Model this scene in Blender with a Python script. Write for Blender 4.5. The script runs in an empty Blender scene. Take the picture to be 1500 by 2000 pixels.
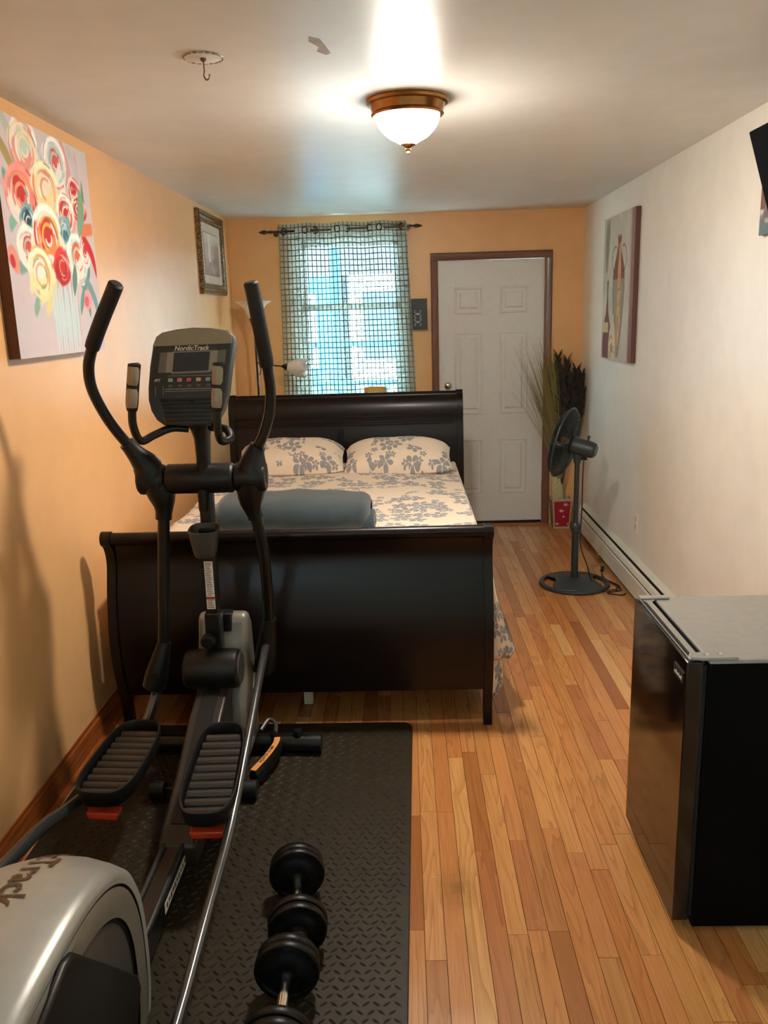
import bpy, math, random
from mathutils import Vector, Matrix
import numpy as np
random.seed(7)
rng = np.random.default_rng(7)
S = bpy.context.scene
COL = S.collection
# ------------------------------------------------------------------ camera
YAW, PITCH, ROLL, FPX = -0.0279, 0.2326, -0.0296, 1629.13
CAM_H = 1.6769
cy, sy, cp, sp = math.cos(YAW), math.sin(YAW), math.cos(PITCH), math.sin(PITCH)
fwd = Vector((sy * cp, cy * cp, -sp)); rgt = Vector((cy, -sy, 0)); upv = rgt.cross(fwd)
cr, sr = math.cos(ROLL), math.sin(ROLL)
rgt, upv = cr * rgt + sr * upv, -sr * rgt + cr * upv
cd = bpy.data.cameras.new('camera'); cam = bpy.data.objects.new('camera', cd); COL.objects.link(cam)
cd.sensor_fit = 'HORIZONTAL'; cd.sensor_width = 36.0; cd.lens = FPX / 1500 * 36
cd.clip_start = 0.02
cam.matrix_world = Matrix(((rgt.x, upv.x, -fwd.x, 0), (rgt.y, upv.y, -fwd.y, 0), (rgt.z, upv.z, -fwd.z, CAM_H), (0, 0, 0, 1)))
S.camera = cam
# ------------------------------------------------------------------ world, sun, exposure
SKY, SUN, LAMP = 11.0, 4.0, 185.0
w = bpy.data.worlds.new('sky'); S.world = w; w.use_nodes = True
bg = w.node_tree.nodes['Background']; bg.inputs[0].default_value = (0.52, 0.86, 1.0, 1); bg.inputs[1].default_value = SKY
sl = bpy.data.lights.new('sun', 'SUN'); sl.energy = SUN; sl.angle = 0.01; sl.color = (1, .93, .8)
so = bpy.data.objects.new('sun', sl); COL.objects.link(so)
so.rotation_euler = Vector((-0.35, 0.55, -0.75)).to_track_quat('-Z', 'Y').to_euler()
def portal(loc, rot, sx, sz):
    l = bpy.data.lights.new('window_portal', 'AREA'); l.shape = 'RECTANGLE'; l.size = sx; l.size_y = sz
    l.cycles.is_portal = True
    o = bpy.data.objects.new('window_portal', l); COL.objects.link(o); o.location = loc; o.rotation_euler = rot
portal((-0.385, 6.66, 1.6), (math.radians(-90), 0, 0), .84, 1.36)
portal((-1.40, -.6, 1.775), (0, math.radians(-90), 0), .75, .7)  # portal over the added fill window
S.view_settings.view_transform = 'Standard'; S.view_settings.look = 'None'
S.view_settings.exposure = 2.25; S.view_settings.gamma = 1.0; S.view_settings.use_curve_mapping = False
S.cycles.use_denoising = True
S.cycles.max_bounces = 7; S.cycles.diffuse_bounces = 4; S.cycles.glossy_bounces = 3; S.cycles.transparent_max_bounces = 8; S.cycles.adaptive_threshold = .06
S.cycles.sample_clamp_indirect = 6.0

# ------------------------------------------------------------------ helpers: materials
def lin(c):
    return tuple(((v / 255) / 12.92 if v / 255 <= .04045 else ((v / 255 + .055) / 1.055) ** 2.4) for v in c) + (1,)
class NT:
    def __init__(s, name):
        s.m = bpy.data.materials.new(name); s.m.use_nodes = True
        s.t = s.m.node_tree; s.n = s.t.nodes; s.b = s.n['Principled BSDF']; s.out = s.n['Material Output']
    def node(s, typ, **kw):
        nd = s.n.new(typ)
        for k, v in kw.items():
            if k.startswith('i_'):
                key = k[2:]; key = int(key) if key.isdigit() else key
                s.put(nd.inputs[key], v)
            else: setattr(nd, k, v)
        return nd
    def put(s, sock, v):
        if hasattr(v, 'is_output') or isinstance(v, bpy.types.NodeSocket): s.t.links.new(v, sock)
        else: sock.default_value = v
    def math(s, op, a, b=None, c=None, clamp=False):
        nd = s.n.new('ShaderNodeMath'); nd.operation = op; nd.use_clamp = clamp
        for i, v in enumerate((a, b, c)):
            if v is not None: s.put(nd.inputs[i], v)
        return nd.outputs[0]
    def mix(s, f, a, b):
        nd = s.n.new('ShaderNodeMix'); nd.data_type = 'RGBA'
        s.put(nd.inputs[0], f); s.put(nd.inputs[6], a); s.put(nd.inputs[7], b); return nd.outputs[2]
    def ramp(s, f, stops):
        nd = s.n.new('ShaderNodeValToRGB'); s.put(nd.inputs[0], f); e = nd.color_ramp.elements
        while len(e) < len(stops): e.new(0.5)
        for el, (p, c) in zip(e, stops): el.position = p; el.color = c
        return nd.outputs[0]
    def noise(s, vec, scale, detail=3, rough=.5, dist=0):
        nd = s.n.new('ShaderNodeTexNoise'); nd.inputs['Scale'].default_value = scale; nd.inputs['Detail'].default_value = detail
        nd.inputs['Roughness'].default_value = rough; nd.inputs['Distortion'].default_value = dist
        if vec is not None: s.put(nd.inputs['Vector'], vec)
        return nd.outputs[0]
    def pos(s): return s.n.new('ShaderNodeNewGeometry').outputs['Position']
    def uv(s):
        nd = s.n.new('ShaderNodeUVMap'); nd.uv_map = 'UVMap'; return nd.outputs[0]
    def scale(s, vec, v, loc=(0, 0, 0)):
        nd = s.n.new('ShaderNodeMapping'); s.put(nd.inputs[0], vec); nd.inputs['Scale'].default_value = v
        s.put(nd.inputs['Location'], loc); return nd.outputs[0]
    def bump(s, h, strength=.2, dist=.01):
        nd = s.n.new('ShaderNodeBump'); nd.inputs['Strength'].default_value = strength; nd.inputs['Distance'].default_value = dist
        s.put(nd.inputs['Height'], h); s.t.links.new(nd.outputs[0], s.b.inputs['Normal'])
    def set(s, **kw):
        names = dict(color='Base Color', rough='Roughness', metal='Metallic', spec='Specular IOR Level', coat='Coat Weight',
                     coatr='Coat Roughness', sheen='Sheen Weight', emc='Emission Color', ems='Emission Strength', alpha='Alpha',
                     trans='Transmission Weight', ior='IOR', subs='Subsurface Weight')
        for k, v in kw.items(): s.put(s.b.inputs[names[k]], v)
        return s
MATS = {}
def plain(name, rgb, rough=.5, var=.06, nscale=30, bumpv=0, **kw):
    """solid colour with a little mottling and optional fine relief"""
    if name in MATS: return MATS[name]
    m = NT(name); c = lin(rgb); p = m.pos()
    n = m.noise(p, nscale, 2)
    lo = tuple(max(0, v * (1 - var)) for v in c[:3]) + (1,); hi = tuple(min(1, v * (1 + var)) for v in c[:3]) + (1,)
    m.set(color=m.ramp(n, [(.3, lo), (.7, hi)]), rough=rough, **kw)
    if bumpv: m.bump(m.noise(p, nscale * 8, 2), bumpv, .002)
    MATS[name] = m.m; return m.m

# ------------------------------------------------------------------ helpers: geometry
WL = {}
def tag(o, label=None, cat=None, group=None, kind=None):
    for k, v in (('label', label), ('category', cat), ('group', group), ('kind', kind)):
        if v: o[k] = v
    return o
def thing(name, label, cat, loc, group=None):
    o = bpy.data.objects.new(name, None); COL.objects.link(o); o.location = loc; o.empty_display_size = .1
    WL[o] = Vector(loc); return tag(o, label, cat, group)
def smoothpath(P, k=6):
    P = [np.array(p, float) for p in P]; out = []
    for i in range(len(P) - 1):
        p0 = P[max(i - 1, 0)]; p1 = P[i]; p2 = P[i + 1]; p3 = P[min(i + 2, len(P) - 1)]
        for j in range(k):
            t = j / k
            out.append(.5 * ((2 * p1) + (-p0 + p2) * t + (2 * p0 - 5 * p1 + 4 * p2 - p3) * t * t + (-p0 + 3 * p1 - 3 * p2 + p3) * t ** 3))
    out.append(P[-1]); return out
class MB:
    def __init__(s): s.v = []; s.f = []; s.uv = None; s.col = None
    def add(s, V, F):
        o = len(s.v); s.v += [tuple(map(float, p)) for p in V]; s.f += [tuple(i + o for i in f) for f in F]; return s
    def box(s, lo, hi):
        (a, b, c), (d, e, f) = lo, hi
        return s.add([(a, b, c), (d, b, c), (d, e, c), (a, e, c), (a, b, f), (d, b, f), (d, e, f), (a, e, f)],
                     [(0, 3, 2, 1), (4, 5, 6, 7), (0, 1, 5, 4), (1, 2, 6, 5), (2, 3, 7, 6), (3, 0, 4, 7)])
    def prism(s, pts, vec):
        n = len(pts); P = [Vector(p) for p in pts]; v = Vector(vec)
        nrm = Vector((0, 0, 0))
        for i in range(n): nrm += (P[i] - P[0]).cross(P[(i + 1) % n] - P[0])
        if nrm.dot(v) > 0: P.reverse()
        return s.add(P + [p + v for p in P], [tuple(range(n)), tuple(range(2 * n - 1, n - 1, -1))] +
                     [(i, i + n, (i + 1) % n + n, (i + 1) % n) for i in range(n)])
    def tube(s, path, r, n=12, caps=True, sq=None):
        P = [Vector(p) for p in path]; m = len(P); R = [r] * m if not hasattr(r, '__len__') else list(r)
        if len(R) != m: R = list(np.interp(np.linspace(0, 1, m), np.linspace(0, 1, len(R)), R))
        T = [(P[min(i + 1, m - 1)] - P[max(i - 1, 0)]).normalized() for i in range(m)]
        a = Vector((0, 0, 1)) if abs(T[0].z) < .9 else Vector((1, 0, 0)); N = (a - T[0] * a.dot(T[0])).normalized()
        V = []
        for i in range(m):
            N = (N - T[i] * N.dot(T[i])).normalized(); B = T[i].cross(N)
            for k in range(n):
                t = 2 * math.pi * k / n; c, d = math.cos(t), math.sin(t)
                if sq: c, d = c * sq[0], d * sq[1]
                V.append(P[i] + (N * c + B * d) * R[i])
        F = [(i * n + k, i * n + (k + 1) % n, (i + 1) * n + (k + 1) % n, (i + 1) * n + k) for i in range(m - 1) for k in range(n)]
        if caps: F += [tuple(range(n - 1, -1, -1)), tuple(range((m - 1) * n, m * n))]
        return s.add(V, F)
    def lathe(s, prof, org=(0, 0, 0), axis=(0, 0, 1), n=32):
        A = Vector(axis).normalized(); a = Vector((1, 0, 0)) if abs(A.x) < .9 else Vector((0, 1, 0))
        U = (a - A * a.dot(A)).normalized(); W = A.cross(U); O = Vector(org); V = []; m = len(prof)
        for r, h in prof:
            for k in range(n):
                t = 2 * math.pi * k / n; V.append(O + A * h + (U * math.cos(t) + W * math.sin(t)) * max(r, 1e-5))
        F = [(i * n + k, i * n + (k + 1) % n, (i + 1) * n + (k + 1) % n, (i + 1) * n + k) for i in range(m - 1) for k in range(n)]
        return s.add(V, F)
    def grid(s, fn, nu, nv, closed_u=False):
        V = [fn(i / nu, j / nv) for j in range(nv + 1) for i in range(nu + (0 if closed_u else 1))]
        w_ = nu if closed_u else nu + 1
        F = [(j * w_ + i, j * w_ + (i + 1) % w_, (j + 1) * w_ + (i + 1) % w_, (j + 1) * w_ + i) for j in range(nv) for i in range(nu)]
        return s.add(V, F)
    def build(s, name, mat, parent=None, smooth=35, bevel=0, seg=2, solid=0, subsurf=0, uvfn=None, colors=None, kind=None, label=None):
        V = np.array(s.v); lo, hi = V.min(0), V.max(0)
        c = Vector(((lo[0] + hi[0]) / 2, (lo[1] + hi[1]) / 2, lo[2] if parent is None else (lo[2] + hi[2]) / 2))
        me = bpy.data.meshes.new(name); me.from_pydata([tuple(Vector(p) - c) for p in s.v], [], s.f); me.validate(); me.update()
        if uvfn or s.uv is not None:
            ul = me.uv_layers.new(name='UVMap')
            for lp in me.loops: ul.data[lp.index].uv = uvfn(s.v[lp.vertex_index]) if uvfn else s.uv[lp.vertex_index]
        if colors is not None:
            at = me.color_attributes.new('paint', 'FLOAT_COLOR', 'POINT'); at.data.foreach_set('color', np.asarray(colors, np.float32).ravel())
        me.materials.append(mat)
        if smooth:
            me.polygons.foreach_set('use_smooth', [True] * len(me.polygons))
            try: me.set_sharp_from_angle(angle=math.radians(smooth))
            except Exception: pass
        o = bpy.data.objects.new(name, me); COL.objects.link(o); WL[o] = c
        if parent is not None: o.parent = parent; o.location = c - WL[parent]
        else: o.location = c
        if solid:
            md = o.modifiers.new('s', 'SOLIDIFY'); md.thickness = solid; md.offset = 0
        if bevel:
            md = o.modifiers.new('b', 'BEVEL'); md.width = bevel; md.segments = seg; md.limit_method = 'ANGLE'; md.angle_limit = math.radians(40)
            md.harden_normals = False
        if subsurf:
            md = o.modifiers.new('d', 'SUBSURF'); md.levels = md.render_levels = subsurf
        if kind: o['kind'] = kind
        if label: o['label'] = label
        return o
def box(name, lo, hi, mat, parent=None, bevel=0, **kw): return MB().box(lo, hi).build(name, mat, parent, bevel=bevel, **kw)
def text_geo(body, size=1, shear=0, bold=0, extrude=.0):
    cu = bpy.data.curves.new('t', 'FONT'); cu.body = body; cu.size = size; cu.shear = shear; cu.offset = bold; cu.extrude = extrude; cu.resolution_u = 3
    ob = bpy.data.objects.new('t', cu); COL.objects.link(ob); bpy.context.view_layer.update()
    me = bpy.data.meshes.new_from_object(ob.evaluated_get(bpy.context.evaluated_depsgraph_get()))
    V = [tuple(v.co) for v in me.vertices]; F = [tuple(p.vertices) for p in me.polygons]
    bpy.data.objects.remove(ob); bpy.data.curves.remove(cu); bpy.data.meshes.remove(me)
    return V, F
def text_part(name, body, width, origin, ux, uy, mat, parent, shear=0, bold=0, thick=.0006, fn=None):
    """raised lettering: centred at origin, running along ux with tops toward uy"""
    V, F = text_geo(body, 1, shear, bold); A = np.array(V); w0 = A[:, 0].max() - A[:, 0].min(); k = width / w0
    cx = (A[:, 0].max() + A[:, 0].min()) / 2; cyy = (A[:, 1].max() + A[:, 1].min()) / 2
    ux, uy, O = Vector(ux).normalized(), Vector(uy).normalized(), Vector(origin); nz = ux.cross(uy)
    if fn: P = [fn((x - cx) * k, (y - cyy) * k) for x, y, z in V]
    else: P = [O + ux * ((x - cx) * k) + uy * ((y - cyy) * k) + nz * thick for x, y, z in V]
    return MB().add(P, F).build(name, mat, parent, smooth=0)

XL, XR, YB, YF, ZC = -1.293, 1.374, 6.55, -1.6, 2.4025
# ------------------------------------------------------------------ materials
def wall_paint(name, rgb, rough, var=.05, spec=.5):
    m = NT(name); p = m.pos(); c = lin(rgb)
    n1 = m.noise(p, 1.6, 3); n2 = m.noise(p, 9, 4)
    n = m.math('ADD', m.math('MULTIPLY', n1, .6), m.math('MULTIPLY', n2, .4))
    m.set(color=m.ramp(n, [(.35, tuple(v * (1 - var) for v in c[:3]) + (1,)), (.65, tuple(min(1, v * (1 + var)) for v in c[:3]) + (1,))]), rough=rough, spec=spec)
    m.bump(m.math('ADD', m.noise(m.scale(p, (1, 1, .6)), 5, 3), m.math('MULTIPLY', m.noise(p, 60, 2), .12)), .10, .01)
    return m.m
M_ORANGE = wall_paint('orange_wall_paint', (244, 186, 126), .36)
M_WHITE = wall_paint('white_wall_paint', (236, 230, 217), .36)
M_CEIL = wall_paint('ceiling_paint', (226, 223, 218), .36, spec=.18)
def wood_floor(name, per_object):
    m = NT(name); p = m.pos()
    r = m.node('ShaderNodeObjectInfo').outputs['Random'] if per_object else m.node('ShaderNodeNewGeometry').outputs['Random Per Island']
    off = m.node('ShaderNodeCombineXYZ', i_0=m.math('MULTIPLY', r, 37.0), i_1=m.math('MULTIPLY', r, 91.0), i_2=0.0).outputs[0]
    v = m.node('ShaderNodeVectorMath', operation='ADD', i_0=p, i_1=off).outputs[0]
    # cathedral figure: distorted bands stretched along the board
    sv = m.scale(v, (16, 1.1, 1)); ring = m.noise(sv, .8, 2, .5, .5)
    bands = m.math('FRACT', m.math('MULTIPLY', ring, 11.0)); bands = m.math('POWER', bands, 3.0)
    fine = m.noise(m.scale(v, (260, 5, 1)), 1.0, 3, .6)
    tone = m.ramp(r, [(0, lin((156, 92, 46))), (.2, lin((208, 148, 86))), (.42, lin((190, 120, 64))), (.6, lin((214, 156, 94))), (.75, lin((178, 112, 66))), (.88, lin((202, 136, 78))), (1, lin((218, 166, 106)))])
    fig = m.math('GREATER_THAN', m.math('FRACT', m.math('MULTIPLY', r, 7.3)), .35)
    c1 = m.mix(m.math('MULTIPLY', bands, m.math('ADD', .16, m.math('MULTIPLY', fig, .26))), tone, lin((128, 72, 34)))
    c2 = m.mix(m.math('MULTIPLY', m.math('SUBTRACT', fine, .42, clamp=True), .9), c1, lin((116, 64, 30)))
    # worn greenish stain by the traffic line
    d = m.node('ShaderNodeVectorMath', operation='DISTANCE', i_0=m.scale(p, (1, .55, 0)), i_1=(0.125, 2.17 * .55, 0)).outputs['Value']
    st = m.math('MULTIPLY', m.math('SUBTRACT', 1.0, m.math('MULTIPLY', d, 14.0), clamp=True), m.noise(p, 25, 3))
    c3 = m.mix(st, c2, lin((110, 80, 30)))
    m.set(color=c3, rough=m.math('ADD', .16, m.math('MULTIPLY', m.noise(p, 7, 3), .16)), spec=.5, coat=.25, coatr=.12)
    m.bump(m.math('ADD', m.math('MULTIPLY', fine, .3), m.math('MULTIPLY', m.noise(m.scale(v, (6, .8, 1)), 2, 2), 1.0)), .12, .004)
    return m.m
M_PLANK = wood_floor('oak_plank', True); M_PLANKS = wood_floor('oak_planks_far', False)
M_SUB = plain('dark_subfloor', (52, 30, 16), .9)  # dark brown base seen in the joints between planks
def wood(name, c0, c1, axis_scale, rough=.3, coat=.2):
    m = NT(name); p = m.pos(); v = m.scale(p, axis_scale)
    g = m.noise(v, 2.0, 4, .6, .8); f = m.noise(m.scale(p, tuple(a * 5 for a in axis_scale)), 3, 2)
    m.set(color=m.ramp(m.math('ADD', m.math('MULTIPLY', g, .7), m.math('MULTIPLY', f, .3)), [(.3, lin(c0)), (.7, lin(c1))]), rough=rough, coat=coat, coatr=.15, spec=.5 if coat > .1 else .28)
    return m.m
M_BASEB = wood('stained_baseboard_wood', (112, 52, 22), (186, 104, 48), (30, 1.2, 30), .25, .4)
M_CASE_V = wood('walnut_casing_upright', (92, 58, 44), (146, 100, 76), (40, 40, 1.5), .35)
M_CASE_H = wood('walnut_casing_head', (92, 58, 44), (146, 100, 76), (1.5, 40, 40), .35)
M_BED = wood('espresso_bed_wood', (15, 9, 9), (27, 15, 13), (2, 14, 14), .30, .04)
M_DOORP = plain('white_door_paint', (232, 229, 224), .38, .02)
M_WTRIM = plain('white_window_vinyl', (225, 226, 226), .35, .02)
M_HEAT = plain('heater_enamel', (214, 208, 192), .4, .04)
M_DARK = plain('dark_gap', (14, 12, 11), .8)
M_BLACKP = plain('black_plastic', (17, 17, 17), .42, .15, bumpv=.06, spec=.35)
M_BLACKM = plain('black_satin_metal', (19, 20, 20), .3, .1, spec=.45)
M_RUB = plain('black_rubber_grip', (14, 14, 14), .6, .1, bumpv=.2)
M_GREYP = plain('warm_grey_plastic', (112, 106, 94), .35, .05)
M_GREYD = plain('dark_grey_plastic', (66, 64, 60), .38, .06)
M_SILVER = plain('silver_shell_paint', (176, 174, 166), .33, .04, metal=.35)
M_TUBE = plain('grey_steel_tube', (96, 98, 98), .22, .05, metal=.75)
M_CHROME = plain('chrome', (225, 222, 215), .12, .02, metal=1)
M_RED = plain('red_translucent_lens', (205, 62, 34), .3, .06)
M_TREAD = plain('brown_black_tread_rubber', (46, 37, 29), .45, .12)
M_BRASS = plain('antique_brass', (170, 122, 72), .25, .1, metal=1)
M_BRONZE = plain('bronze_rod', (84, 74, 62), .35, .1, metal=.8)
M_GLASSW = plain('white_frosted_glass', (238, 234, 228), .3, .02)
M_LAMPBLK = plain('lamp_black_metal', (32, 32, 34), .35, .05, metal=.3)
M_PAPER = plain('white_sticker', (235, 228, 215), .5, .03)
M_INK = plain('dark_ink', (30, 26, 24), .6)
M_INKBR = plain('brown_lettering', (92, 62, 36), .5)
M_LETW = plain('pale_lettering', (220, 214, 200), .45)
M_FRB = plain('gloss_black_enamel', (7, 7, 8), .09, .1, spec=.6)
M_FRSIDE = plain('black_textured_enamel', (3, 3, 4), .6, .1, bumpv=.1, spec=.08)
M_FRTOP = plain('sheen_grey_top', (150, 146, 138), .38, .05, bumpv=.12)  # wall and window reflection put into a grey base colour
M_CORD = plain('black_cord', (16, 16, 17), .5)
M_GLASS = NT('window_glass'); M_GLASS.set(color=(1, 1, 1, 1), rough=0.0)
_t = M_GLASS.node('ShaderNodeBsdfTransparent'); _g = M_GLASS.node('ShaderNodeBsdfGlossy', i_1=.02); _x = M_GLASS.node('ShaderNodeMixShader', i_0=.06)
M_GLASS.t.links.new(_t.outputs[0], _x.inputs[1]); M_GLASS.t.links.new(_g.outputs[0], _x.inputs[2]); M_GLASS.t.links.new(_x.outputs[0], M_GLASS.out.inputs[0]); M_GLASS = M_GLASS.m
def paint_mat(name, rough=.5):
    m = NT(name); a = m.node('ShaderNodeAttribute', attribute_name='paint')
    n = m.noise(m.pos(), 240, 2)
    m.set(color=a.outputs['Color'], rough=rough); m.bump(n, .15, .001); return m.m
M_PAINT = paint_mat('brushed_canvas_print', .75)

# ------------------------------------------------------------------ the room shell
fl = box('floor', (XL - .1, YF - .1, -.12), (XR + .1, YB + .12, -.012), M_SUB, kind='structure')
PW = .0572
unit = MB().box((-.5, -.5, -1), (.5, .5, 0))
um = bpy.data.meshes.new('plank'); um.from_pydata(unit.v, [], unit.f); um.materials.append(M_PLANK)
ncol = int((XR - XL) / PW) + 1; far = MB()
for ci in range(ncol):
    x0 = XL + ci * PW; x1 = min(x0 + PW, XR); y = YF - random.random() * .8
    while y < YB:
        L = random.choice([.32, .45, .6, .75, .9, 1.15, 1.4]) * random.uniform(.9, 1.1); y1 = min(y + L, YB)
        a = max(y, YF)
        if y1 > YF + .02 and x1 - x0 > .01:
            xm = (x0 + x1) / 2; dz = random.uniform(-.0006, .0004)
            seen = (xm > -.08 and y1 > 1.35) or (-1.1 < xm <= -.08 and y1 > 2.95 and a < 3.7)
            if seen:
                o = bpy.data.objects.new('plank', um); COL.objects.link(o); o.parent = fl
                o.location = Vector((xm, (a + y1) / 2, dz)) - WL[fl]; o.scale = (x1 - x0 - .0016, y1 - a - .0016, .012)
            else: far.box((x0 + .0008, a + .0008, -.012), (x1 - .0008, y1 - .0008, dz))
        y = y1
far.build('planks_under_furniture', M_PLANKS, fl, smooth=0, kind='stuff')
ce = box('ceiling', (XL - .1, YF - .1, ZC), (XR + .1, YB + .12, ZC + .1), M_CEIL, kind='structure')
pts = [(-.232, 2.45), (-.205, 2.47), (-.196, 2.52), (-.185, 2.6), (-.2, 2.615), (-.222, 2.58), (-.213, 2.54), (-.236, 2.49)]
MB().prism([(x, y, ZC - .0008) for x, y in pts], (0, 0, .0006)).build('patch', plain('bare_plaster_patch', (150, 142, 132), .8, .2), ce, smooth=0)
LY0, LY1, LZ0, LZ1 = -.95, -.25, 1.40, 2.15  # opening for the added fill window
wl_ = MB().box((XL - .12, YF - .1, -.1), (XL, LY0, ZC + .05)).box((XL - .12, LY0, -.1), (XL, LY1, LZ0)).box((XL - .12, LY0, LZ1), (XL, LY1, ZC + .05)).box((XL - .12, LY1, -.1), (XL, YB + .12, ZC + .05))
wl_.build('wall_left', M_ORANGE, smooth=0, kind='structure')
box('wall_right', (XR, YF - .1, -.1), (XR + .12, YB + .12, ZC + .05), M_WHITE, kind='structure')
WX0, WX1, WZ0, WZ1 = -.80, .03, .93, 2.27
DX0, DX1, DZ1 = .262, 1.098, 2.072
wb = MB()
for lo, hi in [((XL, YB, -.1), (WX0, YB + .12, ZC)), ((WX0, YB, -.1), (WX1, YB + .12, WZ0)), ((WX0, YB, WZ1), (WX1, YB + .12, ZC)),
               ((WX1, YB, -.1), (DX0, YB + .12, ZC)), ((DX0, YB, DZ1), (DX1, YB + .12, ZC)), ((DX1, YB, -.1), (XR, YB + .12, ZC))]: wb.box(lo, hi)
wb.build('wall_back', M_ORANGE, smooth=0, kind='structure')
box('wall_front', (XL - .1, YF - .12, -.1), (XR + .1, YF, ZC + .05), M_WHITE, kind='structure')
# baseboard on the left wall
bbp = [(0, 0), (.016, 0), (.016, .07), (.011, .085), (.011, .092), (.005, .1), (.004, .112), (0, .114)]
MB().prism([(XL + a, YF, z) for a, z in bbp], (0, YB - YF, 0)).build('baseboard_left', M_BASEB, kind='structure', smooth=30)
MB().prism([(XL + .016, YF, 0), (XL + .03, YF, 0), (XL + .03, YF, .008), (XL + .016, YF, .018)], (0, YB - YF, 0)).build('trim_1', M_BASEB, kind='structure', smooth=30)
MB().prism([(WX1 + .1, YB, 0), (WX1 + .1, YB - .014, 0), (WX1 + .1, YB - .014, .1), (WX1 + .1, YB, .112)], (DX0 - .05 - WX1 - .1, 0, 0)).build('baseboard_back', M_BASEB, kind='structure', smooth=30)
# door
DY = YB + .012
dr = box('door_1', (.277, DY, .025), (1.083, DY + .042, 2.055), M_DOORP, bevel=.002, kind='structure')
def door_panel(x0, x1, z0, z1):
    m = MB()
    rings = [(0, 0), (.005, -.007), (.014, -.007), (.022, .006), (.028, .006), (.05, -.008)]
    R = []
    for ins, d in rings:
        R.append([(x0 + ins, DY + d, z0 + ins), (x1 - ins, DY + d, z0 + ins), (x1 - ins, DY + d, z1 - ins), (x0 + ins, DY + d, z1 - ins)])
    V = sum(R, []); F = []
    for i in range(len(R) - 1):
        for k in range(4): F.append((i * 4 + k, i * 4 + (k + 1) % 4, i * 4 + 4 + (k + 1) % 4, i * 4 + 4 + k))
    n = len(R) * 4; F.append((n - 4, n - 3, n - 2, n - 1)); m.add(V, F); m.build('panel', M_DOORP, dr, smooth=25)
for x0, x1 in ((.40, .615), (.745, .96)):
    for z0, z1 in ((.255, .70), (.895, 1.525), (1.66, 1.86)): door_panel(x0, x1, z0, z1)
kb = MB().lathe([(.0, .0), (.033, 0), (.033, .006), (.012, .01), (.012, .03), (.026, .04), (.03, .052), (.022, .066), (0, .07)], (.345, DY, 1.0), (0, -1, 0), 20).build('knob', plain('satin_nickel', (190, 182, 168), .28, .05, metal=1), dr)
MB().lathe([(.0, .0), (.028, 0), (.028, .008), (.02, .014), (0, .015)], (.345, DY, 1.12), (0, -1, 0), 20).build('deadbolt', MATS['satin_nickel'], dr)
for z in (.25, 1.02, 1.82): box('hinge', (1.079, DY - .006, z), (1.092, DY + .01, z + .1), MATS['satin_nickel'], dr, bevel=.002)
box('sweep', (.28, DY - .008, .012), (1.08, DY + .03, .03), M_DARK, dr)
# casing
cas = MB().prism([(.222, YB, 0), (.222, YB - .012, 0), (.232, YB - .018, 0), (.262, YB - .016, 0), (.277, YB - .008, 0), (.277, YB, 0)], (0, 0, 2.055)).build('trim_2', M_CASE_V, kind='structure', smooth=25)
MB().prism([(1.138, YB, 0), (1.138, YB - .012, 0), (1.128, YB - .018, 0), (1.098, YB - .016, 0), (1.083, YB - .008, 0), (1.083, YB, 0)], (0, 0, 2.055)).build('trim_3', M_CASE_V, kind='structure', smooth=25)
MB().prism([(.222, YB, 2.112), (.222, YB - .012, 2.112), (.222, YB - .018, 2.1), (.222, YB - .016, 2.07), (.222, YB - .008, 2.055), (.222, YB, 2.055)], (.916, 0, 0)).build('trim_4', M_CASE_H, kind='structure', smooth=25)
box('trim_5', (.255, YB - .05, 0), (1.105, YB + .1, .012), wood('oak_threshold', (150, 90, 50), (196, 130, 80), (2, 30, 30)), bevel=.003, kind='structure')
for x0, x1 in ((.262, .277), (1.083, 1.098)): pass
jm = MB().box((.262, YB, 0), (.2765, YB + .12, 2.072)).box((1.0835, YB, 0), (1.098, YB + .12, 2.072)).box((.262, YB, 2.0565), (1.098, YB + .12, 2.072)); jm.build('trim_6', M_CASE_V, kind='structure', smooth=0)
# window
wn = MB().box((WX0, YB + .01, WZ0), (WX0 + .04, YB + .11, WZ1)).box((WX1 - .04, YB + .01, WZ0), (WX1, YB + .11, WZ1)).box((WX0, YB + .01, WZ1 - .04), (WX1, YB + .11, WZ1)).box((WX0, YB + .01, WZ0), (WX1, YB + .11, WZ0 + .03)).build('window_1', M_WTRIM, kind='structure', smooth=0)
def sash(name, z0, z1, y):
    a, b = WX0 + .04, WX1 - .04; m = MB()
    m.box((a, y, z0), (a + .04, y + .035, z1)).box((b - .04, y, z0), (b, y + .035, z1)).box((a, y, z0), (b, y + .035, z0 + .045)).box((a, y, z1 - .045), (b, y + .035, z1))
    s_ = m.build(name, M_WTRIM, wn, smooth=0)
    box('pane', (a + .04, y + .014, z0 + .045), (b - .04, y + .02, z1 - .045), M_GLASS, s_)
sash('lower_sash', WZ0 + .03, 1.765, YB + .03); sash('upper_sash', 1.72, WZ1 - .04, YB + .068)
box('window_sill', (WX0 - .06, YB - .045, WZ0 - .02), (WX1 + .06, YB + .02, WZ0 + .005), M_WTRIM, wn, bevel=.004)
cs = MB()
for lo, hi in [((WX0 - .03, YB - .014, WZ0), (WX0, YB, WZ1 + .03)), ((WX1, YB - .014, WZ0), (WX1 + .02, YB, WZ1 + .03)), ((WX0, YB - .014, WZ1), (WX1, YB, WZ1 + .03)), ((WX0 - .06, YB - .014, WZ0 - .08), (WX1 + .06, YB, WZ0 - .02))]: cs.box(lo, hi)
cs.build('window_casing', M_WTRIM, wn, smooth=0)
w2 = MB()  # unseen window added behind the camera for cool daylight fill
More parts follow.
